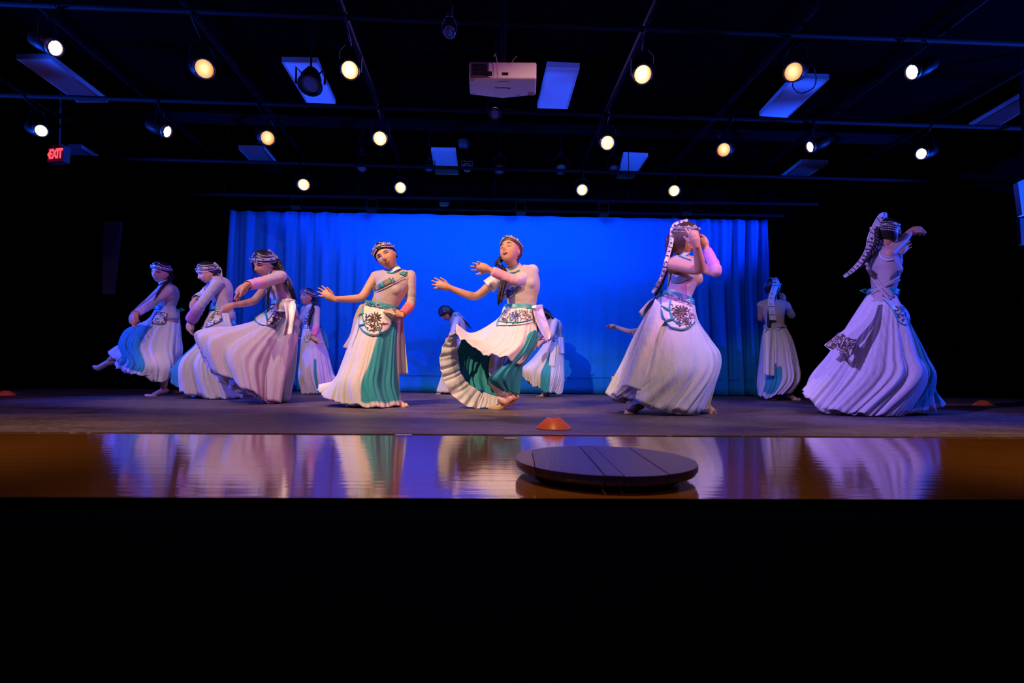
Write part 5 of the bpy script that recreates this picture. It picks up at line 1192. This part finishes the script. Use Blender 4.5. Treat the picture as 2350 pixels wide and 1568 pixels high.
# ---- D: small dancer in profile by the backdrop
def dancer_profile():
    f = Fig('d', 6.7, (400, 550, 3.921), 'small dancer standing upright in profile near the backdrop, long dark braid over her shoulder', (1240, 1390), .98)
    P = f.P; pel, wai, che, nec = P(1235, 860), P(1232, 785), P(1228, 690), P(1222, 605)
    f.torso(pel, wai, che, nec, P(1170, 625, .09), P(1276, 630, -.09))
    f.head(P(1200, 518, -.02), -36, 2, 2, hs=1.05); f.face(); f.hair(front=.42); f.headband(.5, .5, .25, .011, strings=4)
    el = f.B(f.shB, 1277, 785, .24, -1); wr = f.B(el, 1248, 885, .22, -1); f.arm(f.shB, el, wr, wr+(P(1310, 930, 0)-P(1248, 885, 0)), (-.2, -.3, 1), 1, .25, 1, sleeve=(0, .98, .1, SLA, (.85, .2, .35)))
    el = f.B(f.shA, 1130, 740, .24, 1); wr = f.B(el, 1112, 800, .22, -1); f.arm(f.shA, el, wr, wr+(P(1110, 840, 0)-P(1112, 800, 0)), (1, -.3, 0), -1, .3, 1)
    f.leg(pel+Vector((0, -.05, -.03)), P(1230, 1150, -.02), P(1225, 1360, 0), P(1170, 1388, -.03), False); f.leg(pel+Vector((0, .05, -.03)), P(1290, 1150, 0), P(1320, 1360, 0), P(1345, 1390, -.03), False)
    r = [f.ring(1162, 800, 1312, 800, .105), f.ring(1152, 900, 1345, 900, .16), f.ring(1142, 1080, 1390, 1080, .2), f.ring(1136, 1230, 1418, 1210, .23),
         [P(*q) for q in ((1455, 1262, 0), (1420, 1300, .12), (1360, 1320, .2), (1290, 1320, .23), (1220, 1320, .22), (1165, 1340, .12), (1142, 1382, 0), (1165, 1392, -.1), (1215, 1392, -.18), (1270, 1388, -.2), (1330, 1385, -.18), (1390, 1320, -.12))]]
    f.skirt(r, nf=13, amp=.026, teal=[(292, 302, 280, 290, .5, 1)], seed=2); f.finish(vox=.007); f.collar()
    f.band('belt', f.ring(1160, 770, 1308, 775, .106), f.ring(1158, 805, 1312, 808, .114), SILV)
    st = f.on_sheet('chest_band', [[(1215, 625), (1185, 690), (1150, 745)], [(1235, 650), (1200, 720), (1165, 775)]], GLASSY, .008, 14, 6)
    for q in ((1200, 665), (1185, 695), (1172, 722)): f.on_tube('silver_tab', [(q[0]-14, q[1]-6), q, (q[0]+14, q[1]+10)], .007, SILV, .006, 5, parent=st, flat=.5)
    po = f.on_sheet('apron_pouch', [[(1165, 810), (1200, 815), (1240, 815)], [(1160, 860), (1195, 870), (1235, 870)], [(1165, 915), (1190, 925), (1220, 905)]], SATIN, .01, 12, 10)
    f.sequins(po, f.scatter([(1170, 815), (1235, 820), (1215, 900), (1170, 910)], 45, 3), SILV, .006)
    f.braid([f.hs(-.6, -.7, -.1), P(1262, 590, -.05), P(1240, 640, -.16), P(1218, 700, -.19), P(1212, 765, -.18)], .034)
    f.bow(P(1315, 790, -.03), .04, (1, 0, .2)); f.sheet('sash_tail', [[(1318, 800, -.02), (1340, 800, .02)], [(1350, 880, -.02), (1375, 880, .02)], [(1378, 990, 0), (1394, 990, .03)]], TEALC, 8, 18, fold=(1, .002, .006, 0))
# ---- G, H: bowed dancers by the backdrop
def dancer_bowed():
    f = Fig('g', 7.15, (980, 530, 3.647), 'dark-haired dancer bowing low near the backdrop, mostly hidden by the swirling skirt', (240, 1365), .98)
    P = f.P; pel, wai, che, nec = P(290, 960), P(285, 880), P(262, 785), P(222, 715)
    f.torso(pel, wai, che, nec, P(205, 745, .12), P(250, 745, -.12)); f.head(P(160, 690, 0), -60, -45, -5, hs=1.0); f.face(); f.hair(front=.3, vol=.02, pulled=False); f.headband(.5, .5, .3, .007, strings=2, tas=False)
    el = f.B(f.shB, 218, 850, .24, -1); wr = f.B(el, 190, 960, .23, -1); f.arm(f.shB, el, wr, P(185, 1010, -.2), (1, 0, 0), 1, .3, 1, sleeve=(0, .97, .1, SLA, (.5, .3, .5)))
    el = f.B(f.shA, 215, 840, .24, 1); wr = f.B(el, 190, 950, .23, 1); f.arm(f.shA, el, wr, P(185, 1000, .1), (1, 0, 0), -1, .3, 1)
    f.leg(pel+Vector((0, -.05, -.03)), P(270, 1170, 0), P(250, 1340, 0), P(200, 1368, 0), False); f.leg(pel+Vector((0, .05, -.03)), P(240, 1170, 0), P(150, 1335, 0), P(90, 1358, 0), True)
    r = [f.ring(230, 900, 345, 900, .105), f.ring(205, 980, 370, 980, .16), f.ring(150, 1140, 400, 1140, .2), [P(*q) for q in ((420, 1340, 0), (400, 1335, .12), (350, 1330, .2), (260, 1330, .23), (180, 1330, .22), (110, 1335, .12), (78, 1342, 0), (110, 1352, -.08), (170, 1356, -.15), (250, 1358, -.18), (330, 1355, -.16), (395, 1350, -.09))]]
    f.skirt(r, nf=13, amp=.024, seed=2, nu=200, nv=36); f.finish(vox=.008)
    f.braid([f.hs(0, -1, .2), P(235, 690, 0), P(290, 730, -.08), P(345, 790, -.05)], .022); f.band('belt', f.ring(230, 875, 345, 880, .106), f.ring(228, 905, 345, 905, .114), TEAL)
    f.sheet('back_cape', [[(215, 685, -.12), (260, 680, .05)], [(260, 720, -.13), (310, 730, .05)], [(300, 780, -.1), (348, 795, .05)]], BOD, 12, 16)
def dancer_bent():
    f = Fig('h', 6.7, (980, 530, 3.647), 'dancer bent forward with long loose hair, fanning her skirt just behind the one leaning back', (960, 1380), .98)
    P = f.P; pel, wai, che, nec = P(1075, 960), P(1078, 890), P(1065, 810), P(1030, 745)
    f.torso(pel, wai, che, nec, P(1010, 770, .12), P(1068, 762, -.13)); f.head(P(975, 715, .02), -65, -40, -5); f.face(); f.hair(front=.3, vol=.02, pulled=False); f.headband(.5, .5, .3, .007, strings=2, tas=False)
    g = G()
    for q in range(9): g.tube(smoothpath([f.hs(-.5+q*.05, -.5, .3-.1*q), P(960+q*9, 660+q*4, -.1), P(1000+q*6, 690+q*4, -.16), P(1035+q*5, 715+q*6, -.15)], 10), [.012, .013, .013, .013, .013, .012, .011, .009, .006, .003], 6)
    g.obj('loose_hair', HAIR, f.root, True)
    el = f.B(f.shB, 1040, 880, .24, -1); wr = f.B(el, 960, 930, .22, -1); f.arm(f.shB, el, wr, wr+(P(920, 960, 0)-P(960, 930, 0)), (1, 0, -.5), 1, .3, 1, sleeve=(0, .97, .1, SLA, (.5, .3, .5)))
    el = f.B(f.shA, 980, 860, .24, 1); wr = f.B(el, 930, 920, .22, 1); f.arm(f.shA, el, wr, wr+Vector((-.08, 0, -.06)), (1, 0, -.5), -1, .3, 1)
    f.leg(pel+Vector((0, -.05, -.03)), P(1010, 1180, 0), P(1000, 1345, 0), P(912, 1388, -.02), False); f.leg(pel+Vector((0, .05, -.03)), P(1040, 1180, 0), P(1010, 1350, .02), P(960, 1385, 0), False)
    r = [f.ring(1005, 890, 1145, 895, .105), f.ring(970, 960, 1145, 980, .16), f.ring(880, 1080, 1145, 1130, .2), f.ring(800, 1160, 1142, 1250, .24),
         [P(*q) for q in ((1138, 1355, 0), (1120, 1345, .12), (1070, 1335, .2), (980, 1330, .24), (880, 1290, .22), (800, 1230, .14), (775, 1190, 0), (840, 1250, -.1), (905, 1300, -.18), (960, 1340, -.2), (1030, 1350, -.18), (1095, 1362, -.1))]]
    f.skirt(r, nf=14, amp=.028, teal=[(250, 262, 262, 292, .1, 1)], seed=5); f.finish(vox=.008)
    f.band('belt', f.ring(1003, 865, 1143, 872, .106), f.ring(1000, 895, 1147, 900, .114), SILV); f.bow(P(1143, 890, -.03), .045, (1, 0, .5))
    f.sheet('sash_tail', [[(1090, 890, -.16), (1140, 890, -.08)], [(1100, 960, -.18), (1146, 960, -.08)], [(1108, 1030, -.19), (1148, 1028, -.08)]], SATIN, 12, 20, fold=(1.5, .003, .01, 2))
    f.sheet('sash_tail', [[(1050, 930, -.17), (1080, 930, -.17)], [(1030, 1030, -.20), (1075, 1030, -.2)], [(1018, 1135, -.22), (1065, 1138, -.22)]], SATIN, 12, 20, fold=(1.5, .003, .01, 3))
# ---- I: lunging dancer with hands to her face
def dancer_lunging():
    f = Fig('i', 3.86, (1360, 490, 3.268), 'dancer in a deep lunge with both hands raised to cover her face', (500, 1480), 1.0)
    P = f.P; pel, wai, che, nec = P(630, 715), P(648, 605), P(685, 460), P(690, 322)
    f.torso(pel, wai, che, nec, P(578, 385, -.09), P(765, 385, .13), bust=1.15, wmul=1.06)
    f.head(P(688, 195, -.02), 52, -14, 4, hs=1.13); f.face(); f.hair(BHAIR, front=.3, vol=.016, pulled=False); f.headband(.62, .62, .5, .012)
    g = G(); rn = random.Random(2)
    for q in range(34): g.tube(smoothpath([f.hs(.9, .5-.055*q, .55, .010), f.hs(1, .4-.052*q, .0, .014+.003*rn.random()), f.hs(.9, .35-.052*q, -.7, .019+.004*rn.random())+Vector((-.0015*q, -.004, -.02-.002*rn.random()*q))], 8), [.005, .0055, .0055, .0055, .005, .0045, .003, .001], 5)
    g.obj('loose_hair', BHAIR, f.root, True)
    el = f.B(f.shA, 812, 425, .26, -1); wr = f.B(el, 778, 235, .23, -1); f.arm(f.shA, el, wr, wr+(P(745, 120, 0)-P(778, 235, 0)), (.3, 1, .0), 1, .2, 1.2, r=1.12, fcurl=[.05, .6, .8, .9])
    el = f.B(f.shB, 935, 445, .26, -1); wr = f.B(el, 850, 255, .24, 1); f.arm(f.shB, el, wr, wr+(P(800, 150, 0)-P(850, 255, 0)), (-.7, -.2, -.3), -1, .55, 1, r=1.05, sleeve=(.5, .98, .0, (.8, .42, .40), (.62, .25, .62)))
    f.leg(pel+Vector((.04, -.0, -.05)), P(835, 1050, -.04), P(845, 1420, .1), P(895, 1462, .02), False); f.leg(pel+Vector((-.06, .02, -.03)), P(430, 1090, 0), P(345, 1425, 0), P(256, 1482, -.05), True, tight=True)
    r = [f.ring(492, 628, 758, 690, .112), f.ring(410, 750, 785, 820, .17), f.ring(310, 940, 880, 960, .22), f.ring(240, 1110, 944, 1065, .26), f.ring(180, 1240, 925, 1210, .29),
         [P(*q) for q in ((866, 1478, 0), (850, 1440, .15), (740, 1425, .25), (560, 1415, .3), (350, 1405, .28), (190, 1392, .2), (110, 1358, .02), (150, 1360, -.1), (250, 1380, -.18), (440, 1452, -.26), (640, 1482, -.28), (790, 1488, -.16))]]
    f.skirt(r, nf=8, amp=.030, seed=11, wave=.008, p=1.0)
    f.skirt(inner(r, pel, .88, .95, -.02), CHI2, nf=19, amp=.02, name='underskirt', nu=180, nv=24)
    f.sheet('skirt_overfold', [[(470, 640, -.09), (520, 700, -.16), (560, 780, -.19)], [(380, 850, -.12), (440, 860, -.20), (500, 880, -.23)], [(290, 1080, -.15), (350, 1080, -.24), (430, 1090, -.27)], [(215, 1300, -.20), (270, 1300, -.26), (360, 1330, -.30)]], CHIF, 30, 40, fold=(2, .002, .006, 4))
    f.finish(); f.collar()
    bt = f.band('belt', f.ring(505, 580, 758, 660, .113), f.ring(505, 622, 755, 712, .120), TEAL); f.sequins(bt, f.scatter([(540, 590), (750, 650), (745, 700), (530, 625)], 80, 4), SILV, .006)
    po = f.on_sheet('apron_pouch', [[(515, 630), (590, 650), (670, 680), (748, 715)], [(515, 700), (590, 720), (670, 735), (760, 760)], [(530, 780), (600, 790), (680, 800), (768, 800)], [(580, 850), (630, 862), (680, 868), (745, 835)]], SATIN, .016, 24, 20)
    f.on_tube('teal_piping', [(514, 635), (516, 720), (540, 800), (590, 855), (650, 873), (710, 865), (765, 815)], .0065, TEAL, .008, 30, parent=po)
    f.on_tube('teal_piping', [(585, 655), (578, 720), (600, 790), (660, 840)], .005, TEAL, .008, 18, parent=po)
    for q in ([(520, 700), (575, 725)], [(545, 808), (605, 790)]): f.on_tube('teal_tab', [q[0], ((q[0][0]+q[1][0])/2, (q[0][1]+q[1][1])/2), q[1]], .011, TEAL, .007, 6, parent=po, flat=.4)
    f.flower(po, 665, 735, 12, 55, 11, .9); f.filigree(po, [(600, 690), (700, 700), (755, 760), (740, 830), (650, 840), (600, 780)], 110, 24, 5); f.filigree(po, [(610, 690), (700, 700), (750, 760), (740, 820), (640, 830)], 60, 18, 6, SILV)
    st = f.on_sheet('chest_band', [[(585, 470), (650, 460), (740, 470)], [(590, 520), (660, 520), (760, 480)]], GLASSY, .008, 16, 6)
    f.on_tube('frog_closure', [(650, 318), (690, 335), (735, 350)], .006, TEAL, .008, 8)
    ribbon_tail(f, [f.hs(.1, -.1, 1, .022), f.hs(.4, -.75, .55, .024), P(590, 215, -.08), P(558, 340, -.13), P(520, 470, -.10), P(450, 600, -.06)], .020, .012, SILV, 8)
    f.braid([f.hs(0, -1, 0), P(575, 290, .0), P(550, 400, .0), P(520, 500, -.02), P(490, 570, -.02)], .034)
    f.sheet('sash_flap', [[(505, 605, -.02), (470, 630, .05)], [(430, 660, -.04), (400, 690, .05)], [(350, 745, -.06), (368, 775, .04)]], SATIN, 14, 20, fold=(1.5, .003, .008, 1)); f.sheet('sash_underside', [[(470, 640, .03), (440, 700, .05)], [(410, 690, .04), (400, 760, .06)], [(365, 760, .05), (372, 790, .07)]], mat('blue_ribbon', (.1, .45, .75), .45), 10, 10)
# ---- J: hidden dancer, only an arm and a foot show
def dancer_hidden():
    f = Fig('j', 6.6, (1360, 490, 3.268), 'dancer hidden behind the lunging one, only a dark outstretched arm and a foot visible', (470, 1370), .97)
    P = f.P; pel, wai, che, nec = P(500, 1040), P(490, 965), P(470, 895), P(470, 825)
    f.torso(pel, wai, che, nec, P(400, 868, .08), P(530, 850, -.08)); f.head(P(480, 760, 0), -40, -20, 0, hs=.98); f.face(); f.hair(front=.4); f.headband(.5, .5, .3, .008, strings=2, tas=False)
    el = f.B(f.shA, 275, 888, .24, -1); wr = f.B(el, 175, 850, .23, 1); f.arm(f.shA, el, wr, wr+(P(98, 845, 0)-P(175, 850, 0)), (0, -.3, -1), 1, .1, 1.2, fcurl=[.05, .1, .15, .25])
    el = f.B(f.shB, 520, 960, .24, -1); wr = f.B(el, 450, 1000, .22, -1); f.arm(f.shB, el, wr, wr+Vector((-.08, 0, 0)), (0, 0, -1), -1, .3, 1)
    f.leg(pel+Vector((0, -.05, -.03)), P(500, 1200, 0), P(490, 1350, 0), P(460, 1375, 0), False); f.leg(pel+Vector((0, .05, -.03)), P(350, 1110, 0), P(215, 1215, .1), P(150, 1228, .1), True)
    r = [f.ring(430, 990, 560, 990, .105), f.ring(400, 1070, 590, 1070, .16), f.ring(380, 1200, 610, 1200, .2), f.ring(370, 1370, 640, 1370, .24)]
    f.skirt(r, nf=12, amp=.024, seed=4, nu=160, nv=30); f.finish(vox=.008)
    f.sheet('dangling_cuff', [[(300, 890, -.12), (350, 880, -.08)], [(298, 915, -.12), (340, 900, -.08)]], BOD, 10, 6)
# ---- K: dancer with her back turned
def dancer_back():
    f = Fig('k', 6.35, (1700, 490, 3.266), 'dancer with her back turned, long jewelled white ribbon down her hair, by the backdrop edge', (290, 1390), 1.0)
    f.front = False; P = f.P; pel, wai, che, nec = P(255, 920), P(258, 835), P(245, 735), P(240, 645)
    f.torso(pel, wai, che, nec, P(150, 685, 0), P(338, 688, 0)); f.head(P(238, 560, .03), 168, -6, 0, hs=1.08); f.hair(front=.4, vol=.016, pulled=False); f.headband(.35, .4, .35, .009, strings=4)
    el = f.B(f.shA, 148, 800, .24, 1); wr = f.B(el, 200, 740, .22, 1); f.arm(f.shA, el, wr, wr+Vector((.05, .03, .1)), (0, -1, 0), 1, .3, 1)
    el = f.B(f.shB, 388, 775, .25, 1); wr = f.B(el, 325, 655, .23, 1); f.arm(f.shB, el, wr, wr+(P(298, 590, 0)-P(325, 655, 0)), (-1, .5, 0), 1, .3, 1, sleeve=(0, .95, .05, SLA, (.85, .3, .45)))
    f.leg(pel+Vector((-.07, 0, -.03)), P(250, 1180, .05), P(270, 1365, 0), P(232, 1402, -.1), False); f.leg(pel+Vector((.07, 0, -.03)), P(340, 1180, 0), P(362, 1355, 0), P(440, 1392, -.06), True)
    r = [f.ring(180, 860, 335, 860, .105), f.ring(165, 960, 378, 960, .16), f.ring(155, 1120, 410, 1110, .2), f.ring(148, 1260, 418, 1240, .22),
         [P(*q) for q in ((400, 1310, 0), (390, 1320, .12), (340, 1330, .2), (270, 1335, .22), (200, 1340, .2), (155, 1350, .12), (138, 1368, 0), (165, 1378, -.1), (215, 1385, -.18), (280, 1358, -.2), (330, 1360, -.18), (375, 1345, -.1))]]
    f.skirt(r, nf=13, amp=.024, teal=[(215, 250, 200, 250, .55, .93)], seed=7); f.finish(vox=.0065)
    f.band('belt', f.ring(178, 835, 332, 840, .106), f.ring(176, 862, 336, 866, .112), BOD)
    g = G(); g.tube([P(185, 890, -.17), P(190, 872, -.18), P(205, 868, -.18), P(220, 875, -.18), P(215, 895, -.18)], [.008, .010, .010, .010, .005], 8, flat=.6); g.tube([P(250, 862, -.17), P(290, 855, -.17), P(325, 845, -.12)], [.006, .010, .006], 8, flat=.5); g.obj('teal_ribbon_loop', TEAL, f.root, True)
    f.sheet('sash_tail', [[(175, 865, -.16), (225, 860, -.18), (255, 870, -.16)], [(170, 1020, -.19), (215, 1030, -.21), (252, 1020, -.2)], [(175, 1205, -.22), (210, 1215, -.25), (248, 1218, -.23)]], SATIN, 20, 34, fold=(2.2, .003, .010, 1))
    f.sheet('sash_tail', [[(238, 870, -.17), (262, 870, -.17)], [(240, 1000, -.2), (268, 1000, -.2)], [(245, 1130, -.22), (265, 1130, -.22)]], SATIN, 10, 20, fold=(1.2, .002, .006, 2))
    ribbon_tail(f, [f.hs(0, .2, 1, .02), f.hs(0, -.5, .85, .022), f.hs(0, -1, .2, .024), P(228, 640, -.13), P(232, 720, -.14), P(242, 800, -.14)], .040, .044, SATIN, 6, side=Vector((1, 0, 0)))
    f.braid([f.hs(.2, -1, -.3), P(225, 700, -.08), P(215, 800, -.09), P(212, 840, -.09)], .036)
# ---- L: dancer with the outstretched fist
def dancer_fist():
    f = Fig('l', 4.0, (1700, 490, 3.266), 'dancer turned away with one bare arm thrust up in a loose fist, twirling blue-shaded skirt', (900, 1490), 1.0)
    P = f.P; pel, wai, che, nec = P(1050, 690), P(1072, 580), P(1085, 420), P(1062, 262)
    f.torso(pel, wai, che, nec, P(1108, 305, -.10), P(1060, 300, .16), bust=.9, wmul=1.0, dmul=.98)
    f.head(P(1082, 158, 0), 110, -12, -2, hs=1.12); f.face(); f.hair(front=.4, vol=.016, pulled=False); f.headband(.55, .6, .4, .010, strings=5)
    el = f.B(f.shA, 1200, 222, .25, 1); wr = f.B(el, 1268, 140, .23, 1); f.arm(f.shA, el, wr, wr+(P(1345, 120, 0)-P(1268, 140, 0)), (-.1, .2, -1), -1, .75, .9, r=1.1, fcurl=[.75, .8, .85, .9])
    el = f.B(f.shB, 1165, 380, .24, 1); wr = f.B(el, 1180, 305, .2, 1); f.arm(f.shB, el, wr, wr+(P(1225, 255, 0)-P(1180, 305, 0)), (0, -1, 0), -1, .3, 1, sleeve=(.3, .96, .0, SLA, (.85, .15, .12)))
    bg = G(); [bg.tube([P(1205+q*7+math.cos(a)*14, 262+q*6+math.sin(a)*26, .42) for a in [2*PI*i/14 for i in range(15)]], .0022, 5) for q in range(3)]; bg.obj('bangles', mat('gold', (.8, .5, .12), .3), f.root, True)
    f.leg(pel+Vector((0, -.06, -.03)), P(960, 1080, -.05), P(900, 1430, 0), P(960, 1490, -.08), False); f.leg(pel+Vector((0, .06, -.03)), P(1100, 1080, 0), P(1150, 1430, .1), P(1210, 1480, .05), True)
    r = [f.ring(972, 605, 1135, 628, .112), f.ring(905, 715, 1185, 770, .17), f.ring(805, 880, 1245, 900, .22), f.ring(695, 1060, 1322, 1080, .27), f.ring(575, 1220, 1372, 1240, .31),
         [P(*q) for q in ((1505, 1450, 0), (1400, 1430, .15), (1250, 1420, .26), (1000, 1410, .32), (760, 1400, .3), (580, 1370, .2), (470, 1338, .02), (555, 1440, -.12), (720, 1485, -.24), (930, 1505, -.30), (1130, 1512, -.28), (1330, 1478, -.17))]]
    f.skirt(r, nf=15, amp=.036, teal=[(305, 361, 303, 361, .12, .97)], seed=13, wave=.016)
    f.skirt(inner(r, pel, .88, .96, -.02), CHI2, nf=25, amp=.03, name='underskirt', nu=240, nv=24, wave=.02)
    f.finish()
    f.sheet('armhole_trim', [[f.shA+Vector((math.cos(a)*.02, -.045+abs(math.cos(a))*.012, math.sin(a)*.075-.02))+f.rs*0+Vector((math.cos(a)*.052, 0, 0)) for a in [2*PI*i/16 for i in range(16)]], [f.shA+Vector((math.cos(a)*.06, -.052+abs(math.cos(a))*.012, math.sin(a)*.083-.02)) for a in [2*PI*i/16 for i in range(16)]]], COLLAR, 40, 4, True, thick=.004) if False else None
    f.on_tube('armhole_trim', [(1070, 245), (1045, 275), (1040, 310), (1065, 340), (1100, 352), (1140, 345)], .0055, COLLAR, .008, 24)
    f.band('belt', f.ring(980, 560, 1160, 590, .113), f.ring(972, 600, 1145, 640, .120), TEAL)
    for a, b in (((945, 380), (1130, 620)), ((950, 410), (1110, 640)), ((1180, 480), (985, 600)), ((1185, 500), (980, 580))):
        f.on_tube('crossed_sash', [a, ((a[0]+b[0])/2-10, (a[1]+b[1])/2+8), b], .012, BOD, .008, 20, flat=.5, fb=-.12)
    f.on_sheet('chest_band', [[(1110, 480), (1150, 450), (1180, 410)], [(1130, 530), (1170, 500), (1186, 470)]], GLASSY, .010, 12, 6, fb=-.1)
    f.sequins(None or f.root, f.scatter([(1040, 580), (1150, 600), (1150, 650), (1060, 620)], 34, 3), SILV, .007)
    po = f.sheet('apron_pouch', [[(1060, 630, -.15), (1110, 640, -.12), (1150, 650, -.02)], [(1130, 700, -.18), (1185, 690, -.13), (1215, 690, 0)], [(1165, 780, -.18), (1225, 760, -.14), (1260, 750, 0)], [(1200, 825, -.16), (1240, 832, -.12), (1268, 790, 0)]], SATIN, 20, 20)
    f.on_tube('pouch_piping', [(1070, 640), (1140, 720), (1170, 790), (1205, 828), (1245, 832), (1268, 790)], .006, TEAL, .008, 24, parent=po); f.filigree(po, [(1140, 700), (1220, 700), (1250, 790), (1200, 810)], 40, 20, 3)
    ta = f.sheet('embroidered_tail', [[(985, 650, -.10), (1010, 660, -.14)], [(880, 780, -.16), (935, 800, -.22)], [(740, 900, -.18), (790, 925, -.24)], [(640, 975, -.18), (690, 1022, -.22)], [(626, 992, -.17), (665, 1020, -.2)]], SATIN, 14, 40)
    patch(f, 'embroidered_end', [[(735, 893), (790, 918)], [(680, 945), (735, 985)], [(632, 992), (685, 1018)]], 4, m=BOD, off=.006, parent=ta, n=36)
    tb = f.sheet('embroidered_tail', [[(1000, 660, -.14), (1040, 650, -.16)], [(930, 800, -.23), (990, 800, -.25)], [(785, 930, -.27), (870, 950, -.30)], [(725, 1045, -.27), (815, 1085, -.31)]], SATIN, 14, 40)
    patch(f, 'embroidered_end', [[(785, 925), (868, 948)], [(755, 985), (845, 1010)], [(727, 1040), (815, 1082)]], 7, m=BOD, off=.006, parent=tb, n=44)
    f.bow(P(955, 590, .0), .06, (-1, 0, .2)); f.sheet('sash_tail', [[(975, 600, .02), (950, 620, .05)], [(940, 660, .02), (915, 680, .05)]], TEALC, 8, 8)
    ribbon_tail(f, [f.hs(0, .1, 1, .022), f.hs(.2, -.7, .75, .026), P(985, 170, -.05), P(962, 260, -.03), P(915, 345, .0), P(845, 420, .02), P(775, 475, .02)], .046, .012, SATIN, 9)
    f.braid([f.hs(0, -1, 0), P(1020, 230, -.05), P(985, 300, -.06), P(950, 350, -.03)], .034)
import traceback
for fn in (dancer_kicking, dancer_stooping, dancer_sweeping, dancer_profile, dancer_smiling, dancer_back_lean, dancer_bowed, dancer_bent, dancer_lunging, dancer_hidden, dancer_back, dancer_fist): fn()
